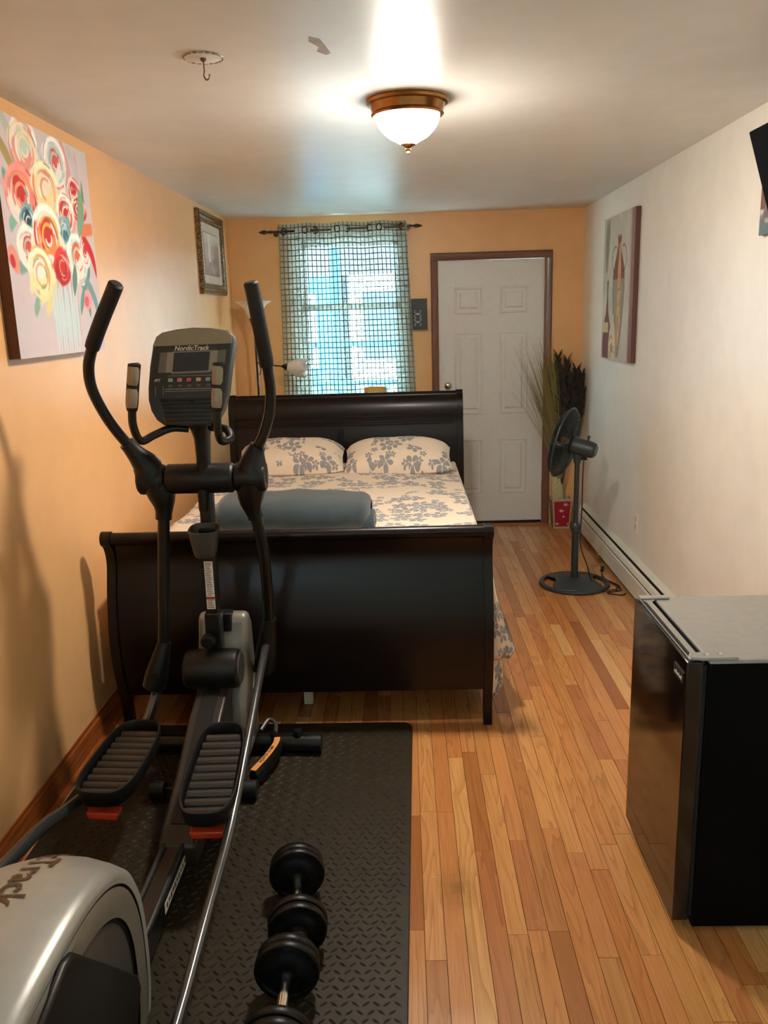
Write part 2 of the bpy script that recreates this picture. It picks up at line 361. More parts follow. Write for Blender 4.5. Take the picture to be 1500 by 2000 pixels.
for lo, hi in [((XL - .11, LY0, LZ0), (XL - .02, LY0 + .05, LZ1)), ((XL - .11, LY1 - .05, LZ0), (XL - .02, LY1, LZ1)), ((XL - .11, LY0, LZ1 - .05), (XL - .02, LY1, LZ1)), ((XL - .11, LY0, LZ0), (XL - .02, LY1, LZ0 + .05)), ((XL - .09, LY0, 1.75), (XL - .04, LY1, 1.79))]: w2.box(lo, hi)
w2 = w2.build('added_fill_window', M_WTRIM, kind='structure', smooth=0)
box('pane', (XL - .07, LY0 + .05, LZ0 + .05), (XL - .064, LY1 - .05, 1.75), M_GLASS, w2); box('pane', (XL - .07, LY0 + .05, 1.79), (XL - .064, LY1 - .05, LZ1 - .05), M_GLASS, w2)
# ------------------------------------------------------------------ outside the window
tag(box('ground_outside', (-14, YB + .13, -.45), (14, 26, -.3), plain('sunlit_paving', (205, 200, 190), .8), kind='structure'), 'pale paving outside beyond the window')
pr = MB().box((-2.2, YB + .13, 2.3), (2.2, YB + 1.9, 2.4)).box((-2.2, YB + 1.83, 2.06), (2.2, YB + 1.9, 2.3)).build('porch_roof', plain('porch_roof_grey', (140, 146, 160), .6), smooth=0, kind='structure')
for i, x in enumerate((-.62, -.02)):
    t = thing('porch_post', ['pale blue porch post at the left of the window view', 'pale blue porch post at the right of the window view'][i], 'post', (x, YB + 1.75, -.3), 'porch posts')
    box('shaft', (x - .045, YB + 1.60, -.3), (x + .045, YB + 1.69, 2.298), plain('porch_blue_paint', (48, 138, 172), .5), t, bevel=.004)
    box('plinth', (x - .065, YB + 1.58, -.299), (x + .065, YB + 1.71, -.1), MATS['porch_blue_paint'], t, bevel=.004)
t = thing('porch_railing', 'pale blue slatted porch railing seen through the curtain', 'railing', (-.3, YB + 1.75, -.3))
box('rail', (-2.2, YB + 1.72, 1.0), (2.2, YB + 1.78, 1.05), MATS['porch_blue_paint'], t); box('rail', (-2.2, YB + 1.72, 1.38), (2.2, YB + 1.78, 1.43), MATS['porch_blue_paint'], t)
for i in range(12): box('baluster', (-1.3 + i * .16, YB + 1.735, -.3), (-1.27 + i * .16, YB + 1.765, 1.0), MATS['porch_blue_paint'], t)
t = thing('neighbour_house', 'white clapboard house at the right beyond the window', 'building', (3, 16, -.3))
M_SID = NT('white_clapboard'); _z = M_SID.math('FRACT', M_SID.math('MULTIPLY', M_SID.node('ShaderNodeSeparateXYZ', i_0=M_SID.pos()).outputs[2], 6.0))
M_SID.set(color=M_SID.ramp(_z, [(0, lin((160, 170, 175))), (.12, lin((238, 238, 234)))]), rough=.6); M_SID = M_SID.m
box('wall', (-.78, 14, -.3), (7, 18, 3.0), M_SID, t); MB().prism([(-.98, 13.7, 3.0), (-.98, 18.3, 3.0), (-.98, 16, 4.6)], (8.4, 0, 0)).build('roof', plain('grey_shingles', (110, 112, 118), .8), t, smooth=0)
for x in (-.7, .6, 2.4): w_ = box('window', (x, 13.96, .9), (x + .8, 14.0, 2.1), M_WTRIM, t); box('pane', (x + .06, 13.95, .96), (x + .74, 13.965, 2.04), plain('far_dark_glass', (70, 110, 125), .1), w_)
t = thing('cyan_shade_house', 'house at the left beyond the window, cyan shade painted on its siding', 'building', (-3.5, 14, -.3))
box('wall', (-7, 13, -.3), (-1.02, 17, 3.2), plain('cyan_shade_siding', (38, 128, 170), .6, .1, 3), t); MB().prism([(-7.2, 12.7, 3.2), (-7.2, 17.3, 3.2), (-7.2, 15, 4.8)], (5.9, 0, 0)).build('roof', MATS['grey_shingles'], t, smooth=0)  # cyan of shaded siding put into the wall's base colour
for x in (-3.6, -1.9): w_ = box('window', (x, 12.96, .9), (x + .6, 13.0, 2.0), M_WTRIM, t); box('pane', (x + .06, 12.95, .96), (x + .54, 12.965, 1.94), MATS['far_dark_glass'], w_)
def bush(x, y, r, label):
    m = MB()
    for i in range(900):
        d = rng.normal(size=3); d /= np.linalg.norm(d); c = np.array((x, y, .35)) + d * r * rng.uniform(.75, 1.0) * np.array((1, .8, .9)); a = rng.normal(size=3); a /= np.linalg.norm(a); b = np.cross(a, d); s_ = .07
        m.add([c - a * s_, c + b * s_ * .5, c + a * s_, c - b * s_ * .5], [(0, 1, 2, 3)])
    tt = thing('shrub', label, 'shrub', (x, y, -.3), 'shrubs outside'); m.build('foliage', plain('teal_green_leaves', (90, 150, 120), .5, .3), tt, smooth=0, kind='stuff')
    MB().tube([(x, y, -.3), (x, y, .4)], .03, 6).build('stem', plain('bark', (90, 70, 50), .8), tt)
bush(-1.0, YB + 3.4, .75, 'green shrub left of the path beyond the porch railing'); bush(.5, YB + 4.2, .8, 'green shrub right of the path beyond the porch railing')

# ------------------------------------------------------------------ curtain and rod
RY = YB - .085
def rz(x): return 2.292 + (x + 1.0) * .012
t = thing('curtain_rod', 'bronze curtain rod with spear finials above the window', 'curtain rod', (-.44, RY, 2.2))
MB().tube([(-.95, RY, rz(-.95)), (.065, RY, rz(.065))], .008, 10).build('rod', M_BRONZE, t)
for s_, x in ((-1, -.95), (1, .065)):
    MB().lathe([(0, 0), (.011, .002), (.014, .008), (.006, .014), (.012, .022), (.006, .03), (.009, .036), (.016, .052), (.012, .07), (.003, .095), (0, .097)], (x, RY, rz(x)), (s_, 0, 0), 12).build('finial', M_BRONZE, t)
for x in (-.93, .05): MB().tube([(x, RY, rz(x)), (x, YB - .004, rz(x) - .01)], .005, 8).lathe([(0, 0), (.02, 0), (.02, .004), (0, .004)], (x, YB, rz(x) - .01), (0, -1, 0), 12).build('bracket', M_BRONZE, t)
mc = NT('sheer_checked_curtain'); uvn = mc.uv(); sx = mc.node('ShaderNodeSeparateXYZ', i_0=uvn)
def line(co, period, wd):
    f = mc.math('ABSOLUTE', mc.math('SUBTRACT', mc.math('FRACT', mc.math('DIVIDE', co, period)), .5)); return mc.math('GREATER_THAN', f, .5 - wd)
lines = mc.math('MAXIMUM', line(sx.outputs[0], .036, .105), line(sx.outputs[1], .040, .095))
top = mc.math('GREATER_THAN', sx.outputs[1], 2.262)
opac = mc.math('MAXIMUM', mc.math('ADD', .58, mc.math('MULTIPLY', lines, .415)), mc.math('MULTIPLY', top, .90))
df = mc.node('ShaderNodeBsdfDiffuse'); df.inputs[0].default_value = lin((176, 176, 160)); tl = mc.node('ShaderNodeBsdfTranslucent'); tl.inputs[0].default_value = lin((170, 172, 160))
mc.put(df.inputs[0], mc.mix(lines, lin((184, 186, 172)), lin((104, 110, 98))))
m1 = mc.node('ShaderNodeMixShader', i_0=mc.math('MULTIPLY', mc.math('SUBTRACT', 1.0, lines), .22)); mc.t.links.new(df.outputs[0], m1.inputs[1]); mc.t.links.new(tl.outputs[0], m1.inputs[2])
tr = mc.node('ShaderNodeBsdfTransparent'); m2 = mc.node('ShaderNodeMixShader', i_0=opac); mc.t.links.new(tr.outputs[0], m2.inputs[1]); mc.t.links.new(m1.outputs[0], m2.inputs[2]); mc.t.links.new(m2.outputs[0], mc.out.inputs[0])
ct = thing('curtain', 'sheer grey checked curtain on eyelet rings over the window', 'curtain', (-.42, RY, .5))
NW = 7.0
def cpos(u, v):
    z = .46 + v * 1.885
    wl = -.90 - .035 * (1 - v); wr = .045 + .08 * (1 - v)
    x = wl + (wr - wl) * u
    amp = .03 * (.55 + .45 * v)
    y = RY + amp * math.sin(2 * math.pi * u * NW / 2 + .6) + .008 * math.sin(u * 41 + v * 3) * (1 - v)
    z += (.02 * math.sin(2 * math.pi * u * NW / 2 + 2.0) + .012 * u) * max(0, v - .8) * 4 * .25
    return (x, y, z)
m = MB().grid(cpos, 140, 60); m.uv = [(i / 140 * 1.13, .46 + j / 60 * 1.885) for j in range(61) for i in range(141)]
m.build('cloth', mc.m, ct, smooth=80)
for i in range(8):
    u = (i + .5) / 8 + (.02 if i % 2 else -.02); x, y, z = cpos(u, .97)
    MB().tube([(x + .004 * (1 if i % 2 else -1) + .023 * math.cos(a) * .85, y - .010 + .023 * math.cos(a) * .25 * (1 if i % 2 else -1), rz(x) + .023 * math.sin(a)) for a in np.linspace(0, 2 * math.pi, 17)], .0045, 6, False).build('eyelet_ring', M_BRONZE, ct)
# letter holder by the door
t = thing('letter_holder', 'black metal letter holder with scrollwork beside the door frame', 'letter holder', (.13, YB - .03, 1.55))
m = MB().box((.06, YB - .012, 1.555), (.192, YB - .001, 1.785)).box((.06, YB - .055, 1.555), (.066, YB - .012, 1.70)).box((.186, YB - .055, 1.555), (.192, YB - .012, 1.70)).box((.06, YB - .055, 1.555), (.192, YB - .012, 1.561)).box((.06, YB - .058, 1.555), (.192, YB - .053, 1.70))
m.build('holder', plain('dark_teal_black_metal', (30, 40, 44), .4), t, smooth=0)
m = MB()
for zc in (1.672, 1.612):
    for sx_ in (-1, 1):
        for sz_ in (-1, 1):
            P = [(.118 + sx_ * (.004 + .016 * math.sin(a * .9) + .007 * a / 3), YB - .0595, zc + sz_ * (.004 + .016 * (1 - math.cos(a * .8)) * .8)) for a in np.linspace(0, 3.4, 12)]
            m.tube(P, .0026, 5)
    m.prism([(.112, YB - .0585, zc), (.118, YB - .0585, zc - .009), (.124, YB - .0585, zc), (.118, YB - .0585, zc + .009)], (0, -.002, 0))
m.build('scrollwork', plain('pale_scroll_cutouts', (190, 196, 186), .5), t)

# ------------------------------------------------------------------ ceiling lamp, hook
LX, LY = .035, 3.165
t = thing('ceiling_lamp', 'lit flush ceiling lamp with frosted bowl and brass rim', 'ceiling lamp', (LX, LY, ZC - .17))
MB().lathe([(0, 0), (.142, 0), (.146, -.006), (.142, -.014), (.132, -.018), (.128, -.03), (.124, -.042), (.128, -.048), (.122, -.054), (.114, -.054), (.11, -.04)], (LX, LY, ZC), (0, 0, 1), 48).build('rim', M_BRASS, t, smooth=30)
ml = NT('glowing_frosted_glass'); _nz = ml.node('ShaderNodeSeparateXYZ', i_0=ml.node('ShaderNodeNewGeometry').outputs['Normal']).outputs[2]
# emission shaped by normal: strong underside, weak sides, to spare the nearby ceiling
ml.set(color=lin((255, 240, 220)), rough=.3, emc=(1.0, .91, .80, 1), ems=ml.math('ADD', 2.5, ml.math('MULTIPLY', ml.math('POWER', ml.math('MAXIMUM', ml.math('MULTIPLY', _nz, -1.0), 0.0), 3.6), LAMP)))
MB().lathe([(.114, -.046), (.113, -.06), (.106, -.08), (.092, -.1), (.07, -.12), (.045, -.133), (.03, -.142), (.0, -.147)], (LX, LY, ZC), (0, 0, 1), 48).build('bowl', ml.m, t, smooth=60)
MB().lathe([(0, -.143), (.027, -.143), (.027, -.147), (.016, -.152), (.008, -.156), (.011, -.162), (.006, -.168), (.008, -.174), (0, -.178)], (LX, LY, ZC), (0, 0, 1), 20).build('finial', M_BRASS, t)
HX, HY = -.548, 2.592
t = thing('ceiling_hook', 'plant hook on a scalloped white plate on the ceiling', 'hook', (HX, HY, ZC - .07))
MB().add([(HX, HY, ZC - .003)] + [(HX + math.cos(a) * r, HY + math.sin(a) * r, ZC - z) for r, z in ((.05, .004), (.056, .001)) for a in np.linspace(0, 2 * math.pi, 49)[:-1] for r in [r + .0025 * math.cos(a * 12)]],
    [(0, 1 + (k + 1) % 48, 1 + k) for k in range(48)] + [(1 + k, 1 + (k + 1) % 48, 49 + (k + 1) % 48, 49 + k) for k in range(48)]).build('plate', M_CEIL, t)
mr = MB()
for k in range(20):
    a0 = math.pi * 2 * k / 20; mr.tube([(HX + .055 * math.cos(a), HY + .055 * math.sin(a), ZC - .003) for a in np.linspace(a0, a0 + .22, 4)], .0022, 5)
mr.build('plate_rim', plain('tarnished_gilt', (140, 116, 84), .4), t)
MB().lathe([(0, 0), (.008, 0), (.009, -.006), (.005, -.01), (0, -.01)], (HX, HY, ZC - .002), (0, 0, 1), 14).tube(smoothpath([(HX, HY, ZC - .008), (HX + .001, HY, ZC - .036), (HX - .001, HY, ZC - .05), (HX + .006, HY, ZC - .06), (HX + .014, HY, ZC - .054), (HX + .015, HY, ZC - .045)], 5), .0022, 8).build('hook', plain('aged_hook_metal', (126, 104, 76), .4, metal=.6), t)

# ------------------------------------------------------------------ paintings
def raster(nu, nv, base): return np.tile(np.array(lin(base)[:3]), (nv + 1, nu + 1, 1))
def canvas(name, label, x_face, y0, y1, z0, z1, side, img, matside, asp):
    """stretched canvas; side=+1 faces +x (hangs on the left wall), -1 faces -x"""
    wallx = XL if side > 0 else XR
    t = thing(name, label, 'painting', (wallx, (y0 + y1) / 2, z0))
    e = .0006 * side
    lo = (min(wallx + e, x_face - e), y0, z0); hi = (max(wallx + e, x_face - e), y1, z1)
    box('stretcher', lo, hi, matside, t, bevel=.002)
    nv, nu = img.shape[0] - 1, img.shape[1] - 1
    V = [(x_face, y0 + (y1 - y0) * i / nu, z0 + (z1 - z0) * j / nv) for j in range(nv + 1) for i in range(nu + 1)]
    F = [(j * (nu + 1) + i, j * (nu + 1) + i + 1, (j + 1) * (nu + 1) + i + 1, (j + 1) * (nu + 1) + i) for j in range(nv) for i in range(nu)]
    if side < 0: F = [f[::-1] for f in F]
    c = np.concatenate([img, np.ones(img.shape[:2] + (1,))], 2)
    MB().add(V, F).build('painted_face', M_PAINT, t, smooth=0, colors=c)
    return t
N = 230
img = raster(N, N, (212, 196, 196)); V_, U_ = np.mgrid[0:1:complex(N + 1), 0:1:complex(N + 1)]
jit = lambda s_: sum(np.sin(U_ * a + V_ * b + c) for a, b, c in rng.uniform(-s_, s_, (6, 3))) / 6
J1, J2, J3 = jit(60), jit(60), jit(25)
def blend(mask, col): 
    global img
    mk = np.clip(mask, 0, 1)[..., None]; img = img * (1 - mk) + np.array(lin(col)[:3]) * mk
def ell(cx, cy_, rx, ry, col, rot=0, soft=.14, j=.30, a=1.0):
    nv_, nu_ = U_.shape; R_ = max(rx, ry) * 1.6
    i0, i1 = max(0, int((cx - R_) * nu_)), min(nu_, int((cx + R_) * nu_) + 2); j0, j1 = max(0, int((cy_ - R_) * nv_)), min(nv_, int((cy_ + R_) * nv_) + 2)
    if i0 >= i1 or j0 >= j1: return
    sl_ = (slice(j0, j1), slice(i0, i1))
    d = np.sqrt(((U_[sl_] - cx) / rx) ** 2 + ((V_[sl_] - cy_) / ry) ** 2) + j * J1[sl_] * 1.3 + j * .6 * J2[sl_]
    mk = (np.clip((1 - d) / soft, 0, 1) * a)[..., None]
    img[sl_] = img[sl_] * (1 - mk) + np.array(lin(col)[:3]) * mk
def arc(cx, cy_, rx, ry, a0, a1, wd, col, al=.9):
    for a in np.linspace(a0, a1, 26): ell(cx + rx * math.cos(a), cy_ + ry * math.sin(a), wd * (1.1 - .5 * abs((a - a0) / (a1 - a0) - .5)), wd, col, soft=.5, j=.1, a=al * .8)
def stroke(x0, y0, x1, y1, wd, col, bend=0, al=.85):
    for k in np.linspace(0, 1, 40): ell(x0 + (x1 - x0) * k + bend * math.sin(k * math.pi), y0 + (y1 - y0) * k, wd * (.3 + .7 * math.sin(math.pi * min(1, k * .9 + .1))), wd * 1.2, col, soft=.5, j=.05, a=al)
blend(np.clip(J3 * .6, 0, .25), (190, 205, 200)); blend(np.clip(-J3 * .6, 0, .25), (222, 190, 190)); blend(np.clip(.5 - V_ * 1.6, 0, .5), (214, 200, 205))
for a, b, c, d, col in [(.05, .75, .2, .62, (110, 165, 155)), (.02, .9, .16, .72, (176, 150, 90)), (.06, .55, .18, .7, (130, 180, 160)), (.8, .6, .9, .82, (110, 150, 120)), (.6, .95, .72, .78, (190, 150, 150)), (.68, 1.0, .74, .75, (214, 160, 150)), (.85, .95, .74, .6, (226, 170, 160)),
                        (.1, .38, .3, .45, (130, 165, 150)), (.2, .2, .32, .42, (140, 175, 155)), (.78, .33, .88, .45, (100, 150, 145)), (.84, .2, .72, .4, (110, 155, 145)), (.95, .2, .8, .38, (120, 160, 160)), (.32, .2, .45, .38, (225, 210, 150)), (.08, 1.0, .18, .8, (190, 190, 175)), (.3, .98, .45, .8, (150, 190, 180)), (.76, .98, .86, .8, (200, 190, 195))]: stroke(a, b, c, d, .03, col, .03)
for k in range(16): stroke(.47 + .018 * k * .75, .38, .45 + .02 * k * .8, .02 + .02 * (k % 4), .006, [(150, 110, 115), (190, 220, 222), (205, 226, 228), (170, 130, 140)][k % 4], .01, .6)
for k in range(9): stroke(.40 + .035 * k, .30, .41 + .03 * k, .0, .018, (200, 222, 224), 0, .45)
def rose(cx, cy_, rx, ry, outer, mid, inner, acc):
    ell(cx, cy_, rx, ry, outer); arc(cx, cy_, rx * .9, ry * .9, .4, 3.0, rx * .13, tuple(min(255, v + 25) for v in outer)); arc(cx, cy_, rx * .86, ry * .86, 3.4, 6.0, rx * .12, mid)
    ell(cx - rx * .05, cy_ - ry * .03, rx * .68, ry * .7, mid); arc(cx, cy_, rx * .62, ry * .62, -.5, 2.3, rx * .12, acc); ell(cx - .1 * rx, cy_ + .02, rx * .45, ry * .48, inner)
    for _ in range(14):
        a0 = rng.uniform(0, 6.28); rr_ = rng.uniform(.35, 1.02); arc(cx, cy_, rx * rr_, ry * rr_, a0, a0 + rng.uniform(.4, 1.5), rx * rng.uniform(.035, .09), [outer, mid, inner, acc, (246, 238, 226), tuple(int(v * .72) for v in mid)][int(rng.integers(0, 6))], .7)
    arc(cx, cy_, rx * .36, ry * .4, 1.0, 4.4, rx * .07, acc); arc(cx, cy_, rx * .2, ry * .22, 3.5, 6.5, rx * .06, outer)
WH, PK, RD, CR, OR = (238, 228, 214), (232, 150, 132), (205, 50, 48), (240, 222, 178), (236, 150, 80)
rose(.28, .885, .15, .13, WH, PK, (200, 210, 190), CR); rose(.60, .88, .13, .12, (232, 226, 220), WH, (214, 90, 84), (180, 206, 204))
rose(.79, .77, .09, .08, (226, 190, 180), WH, RD, RD); rose(.83, .70, .1, .06, PK, RD, RD, WH)
rose(.20, .68, .16, .135, (232, 130, 120), WH, RD, (238, 150, 110)); rose(.46, .745, .15, .12, CR, (238, 214, 150), (234, 220, 190), (222, 140, 110))
rose(.66, .655, .11, .10, WH, PK, RD, WH); rose(.24, .57, .085, .085, (120, 165, 170), (86, 140, 150), (40, 70, 80), (200, 216, 214)); rose(.62, .55, .085, .1, (110, 160, 165), (86, 140, 150), (70, 120, 130), (206, 222, 220))
rose(.21, .465, .12, .1, WH, (240, 236, 226), (210, 80, 76), (190, 200, 180)); rose(.75, .46, .13, .12, (232, 236, 228), WH, (222, 110, 76), (196, 210, 196)); rose(.86, .50, .07, .09, WH, (244, 236, 228), RD, PK)
rose(.425, .53, .165, .15, WH, (240, 140, 90), RD, (246, 190, 90)); rose(.55, .405, .1, .085, RD, (180, 44, 50), RD, PK); rose(.30, .36, .135, .12, (240, 230, 186), (236, 224, 160), (240, 234, 222), (220, 170, 110))
stroke(.84, .58, .98, .40, .03, RD, .03); stroke(.83, .6, .98, .62, .03, (230, 130, 90), .0); ell(.05, .41, .05, .055, PK); ell(.04, .40, .025, .03, RD); ell(.82, .255, .06, .05, (236, 160, 165)); ell(.81, .25, .03, .03, (220, 100, 110))
stroke(.78, .30, .72, .2, .022, (110, 155, 150)); stroke(.70, .4, .66, .3, .03, (100, 140, 130)); stroke(.86, .76, .80, .6, .045, (130, 165, 135), .02)
img *= (1 + .10 * J2 * J1)[..., None]; img = np.clip(img, 0, 1)
canvas('flower_canvas', 'unframed canvas of red, cream and blue flowers on the orange wall', XL + .04, 2.753, 3.553, 1.568, 2.338, 1, img, plain('dark_canvas_edge', (96, 56, 28), .7), 1)
# narrow vase canvas on the right wall (u runs with +y; nearest edge is u=0)
NU, NV = 110, 220
img = raster(NU, NV, (200, 188, 168)); V_, U_ = np.mgrid[0:1:complex(NV + 1), 0:1:complex(NU + 1)]; J1, J2, J3 = jit(40), jit(60), jit(18)
YV0, YV1, ZV0, ZV1 = 5.04, 5.788, 1.352, 2.235
def P(y, z): return (y - YV0) / (YV1 - YV0), (z - ZV0) / (ZV1 - ZV0)
blend(np.clip(.5 + J3, 0, .6), (184, 170, 146)); blend(np.clip((.13 - U_) * 20, 0, 1), (150, 116, 106)); blend(np.clip((.13 - U_) * 20, 0, 1) * np.clip(.45 - V_, 0, 1) * 1.6, (116, 76, 70)); blend(np.clip((U_ - .13) * 20, 0, 1) * np.clip((.32 - U_) * 20, 0, 1) * .7, (196, 192, 184))
for k in range(9): stroke(.80 + .012 * k, .98, .86 + .005 * k, .62, .012, (128, 116, 96), -.02 + .006 * k, .6)
def profile_fill(cu, prof, col, edge=None):
    vs = [p[0] for p in prof]; ws = [p[1] for p in prof]; hw = np.interp(V_, vs, ws, left=0, right=0); d = hw - np.abs(U_ - cu - .004 * J1)
    blend(np.clip(d * 90, 0, 1) * (V_ > vs[0]) * (V_ < vs[-1]), col)
    if edge: blend(np.clip(1 - np.abs(d - .015) * 60, 0, 1) * (V_ > vs[0]) * (V_ < vs[-1]) * .8, edge)
cu = .46
profile_fill(cu, [(.02, .05), (.12, .09), (.3, .16), (.5, .20), (.6, .19), (.68, .13), (.75, .07), (.79, .05), (.85, .065), (.86, .05)], (150, 138, 120), (90, 62, 52))
profile_fill(cu, [(.56, .19), (.62, .18), (.68, .13), (.75, .07), (.79, .05), (.85, .065)], (138, 76, 58), (84, 50, 42)); profile_fill(cu - .02, [(.1, .05), (.3, .07), (.5, .06), (.65, .05), (.8, .03)], (196, 150, 92))
for k in range(40): stroke(cu - .07 + rng.uniform(0, .1), .1 + rng.uniform(0, .4), cu - .07 + rng.uniform(0, .1), .13 + rng.uniform(0, .4), .008, [(214, 184, 130), (170, 120, 70)][k % 2], 0, .6)
for s_ in (-1, 1): arc(cu + s_ * .13, .70, .10, .085, -1.7 if s_ > 0 else 1.3, 1.9 if s_ > 0 else 5.0, .012, (100, 66, 54))
profile_fill(.82, [(.0, .14), (.12, .15), (.24, .12), (.33, .05), (.45, .02), (.55, .03), (.56, .02)], (120, 66, 62), (84, 44, 44)); blend((np.abs(U_ - .86) < .09) * (np.abs(V_ - .225) < .035) * .9, (206, 184, 140))
profile_fill(.62, [(.0, .13), (.08, .14), (.2, .11), (.27, .05), (.31, .045), (.32, .04)], (208, 194, 166), (150, 120, 90))
for k in range(50): stroke(.52 + rng.uniform(0, .2), rng.uniform(0, .16), .52 + rng.uniform(0, .2), rng.uniform(0, .18), .01, [(228, 206, 160), (170, 130, 84)][k % 2], 0, .4)
img = np.clip(img * (1 + .08 * J2)[..., None], 0, 1)
canvas('vase_canvas', 'narrow canvas of tall brown vases on the white wall', XR - .03, YV0, YV1, ZV0, ZV1, -1, img, plain('umber_canvas_edge', (96, 66, 58), .7), 1)
NU, NV = 60, 60
img = raster(NU, NV, (122, 84, 78)); V_, U_ = np.mgrid[0:1:complex(NV + 1), 0:1:complex(NU + 1)]; J1, J2, J3 = jit(30), jit(60), jit(40)
blend(np.clip((.5 - V_) * 3 + J1, 0, 1), (140, 140, 140)); blend(np.clip((.4 - V_) * 3 + J2 * 1.5, 0, 1) * .8, (80, 112, 118)); blend(np.clip(J3 * 2 - .3, 0, 1) * (V_ < .4), (210, 212, 208)); img = np.clip(img, 0, 1)
canvas('small_canvas', 'small brown and teal canvas half hidden behind the television', XR - .02, 2.75, 3.34, 1.925, 2.16, -1, img, MATS['umber_canvas_edge'], 1)
# framed print near the back corner
t = thing('framed_print', 'sepia print in an ornate bronze frame near the back corner', 'picture', (XL, 5.88, 1.84))
FY0, FY1, FZ0, FZ1 = 5.515, 6.25, 1.84, 2.365
mf = NT('ornate_bronze_gilt'); nz = mf.noise(mf.pos(), 90, 3); mf.set(color=mf.ramp(nz, [(.35, lin((52, 40, 28))), (.6, lin((150, 122, 84)))]), rough=.4, metal=.5); mf.bump(nz, .5, .004); mf = mf.m
def frame_bar(a, b, inw):
    prof = [(0, .001), (0, .022), (.012, .03), (.022, .02), (.034, .026), (.048, .018), (.062, .022), (.07, .012), (.07, .001)]
    A, B = Vector(a), Vector(b); d = (B - A).normalized(); I = Vector(inw)
    V = [A + I * p + d * p + Vector((h, 0, 0)) for p, h in prof] + [B + I * p - d * p + Vector((h, 0, 0)) for p, h in prof]
    n = len(prof); F = [(i, (i + 1) % n, (i + 1) % n + n, i + n) for i in range(n)]
    MB().add(V, F).build('frame_bar', mf, t, smooth=30)
    bm_ = MB(); L = (B - A).length; k = int(L / .022)
    for i in range(3, k - 2):
        c = A + d * (i + .5) * L / k + I * .055 + Vector((.021, 0, 0)); bm_.lathe([(0, .006), (.006, .003), (.007, 0), (.005, -.003)], c, (1, 0, 0), 6)
    if bm_.v: o = bm_.build('beading', mf, t, kind='stuff')
x = XL
frame_bar((x, FY0, FZ0), (x, FY1, FZ0), (0, 0, 1)); frame_bar((x, FY1, FZ0), (x, FY1, FZ1), (0, -1, 0)); frame_bar((x, FY1, FZ1), (x, FY0, FZ1), (0, 0, -1)); frame_bar((x, FY0, FZ1), (x, FY0, FZ0), (0, 1, 0))
box('mat_board', (x + .001, FY0 + .06, FZ0 + .06), (x + .010, FY1 - .06, FZ1 - .06), plain('pinkish_mat_board', (205, 176, 156), .7), t)
box('mat_board_inner', (x + .010, FY0 + .15, FZ0 + .125), (x + .0112, FY1 - .15, FZ1 - .125), plain('brown_mat_line', (120, 84, 66), .7), t)
NU, NV = 60, 60; img = raster(NU, NV, (190, 160, 140)); V_, U_ = np.mgrid[0:1:complex(NV + 1), 0:1:complex(NU + 1)]; J1, J2, J3 = jit(20), jit(40), jit(9)
blend(np.clip((.55 - V_) + J1 * .6, 0, .8), (130, 96, 80)); blend(np.clip(1 - np.abs(U_ - .35 - .05 * J1) * 9, 0, 1) * (V_ > .3), (228, 216, 206)); blend(np.clip((U_ - .55) * 3 + J2 * .5, 0, .6), (130, 94, 78)); blend(np.clip((V_ - .7) * 3, 0, .6), (222, 206, 194)); img = np.clip(img, 0, 1)
Vv = [(x + .0118, FY0 + .155 + (FY1 - FY0 - .31) * i / NU, FZ0 + .13 + (FZ1 - FZ0 - .26) * j / NV) for j in range(NV + 1) for i in range(NU + 1)]
MB().add(Vv, [(j * (NU + 1) + i, j * (NU + 1) + i + 1, (j + 1) * (NU + 1) + i + 1, (j + 1) * (NU + 1) + i) for j in range(NV) for i in range(NU)]).build('print', M_PAINT, t, smooth=0, colors=np.concatenate([img, np.ones(img.shape[:2] + (1,))], 2))
# television on its wall arm
t = thing('television', 'black flat television tilted down on a wall arm', 'television', (XR, 2.65, 1.8))
TT, TB = Vector((1.175, 0, 2.235)), Vector((1.315, 0, 1.80)); dn = (TB - TT).normalized(); out = Vector((dn.z, 0, -dn.x)).normalized()
if out.x > 0: out = -out
def tvp(a, d, y): q = TT + dn * a + out * d; return (q.x, y, q.z)
Lh = (TB - TT).length; y0, y1 = 2.32, 3.04
MB().prism([tvp(0, 0, y0), tvp(Lh, 0, y0), tvp(Lh, -.03, y0), tvp(0, -.03, y0)], (0, y1 - y0, 0)).build('bezel', plain('matte_black_bezel', (6, 6, 7), .7, spec=.1), t, bevel=.004)
MB().prism([tvp(.015, .0015, y0 + .015), tvp(Lh - .02, .0015, y0 + .015), tvp(Lh - .02, .0, y0 + .015), tvp(.015, .0, y0 + .015)], (0, y1 - y0 - .03, 0)).build('screen', plain('matte_black_screen', (4, 4, 5), .7, spec=.1), t, smooth=0)
MB().prism([tvp(.05, -.03, y0 + .1), tvp(Lh - .05, -.03, y0 + .1), tvp(Lh - .08, -.055, y0 + .1), tvp(.08, -.055, y0 + .1)], (0, y1 - y0 - .2, 0)).build('back_housing', M_BLACKP, t, bevel=.005)
q = tvp(Lh * .5, -.05, 0)
MB().tube([(q[0], 2.66, q[2]), (XR - .02, 2.66, q[2] + .02)], .016, 10).box((XR - .02, 2.6, q[2] - .08), (XR - .001, 2.72, q[2] + .12)).build('wall_arm', M_BLACKM, t)
# outlet
t = thing('wall_outlet', 'white wall outlet above the baseboard heater', 'outlet', (XR, 4.878, .355))
box('plate', (XR - .005, 4.843, .357), (XR - .0003, 4.913, .472), plain('ivory_plate', (228, 222, 208), .4), t, bevel=.002)
for z in (.385, .428):
    box('socket', (XR - .0065, 4.862, z), (XR - .004, 4.894, z + .028), plain('ivory_socket', (200, 194, 180), .4), t, bevel=.001)

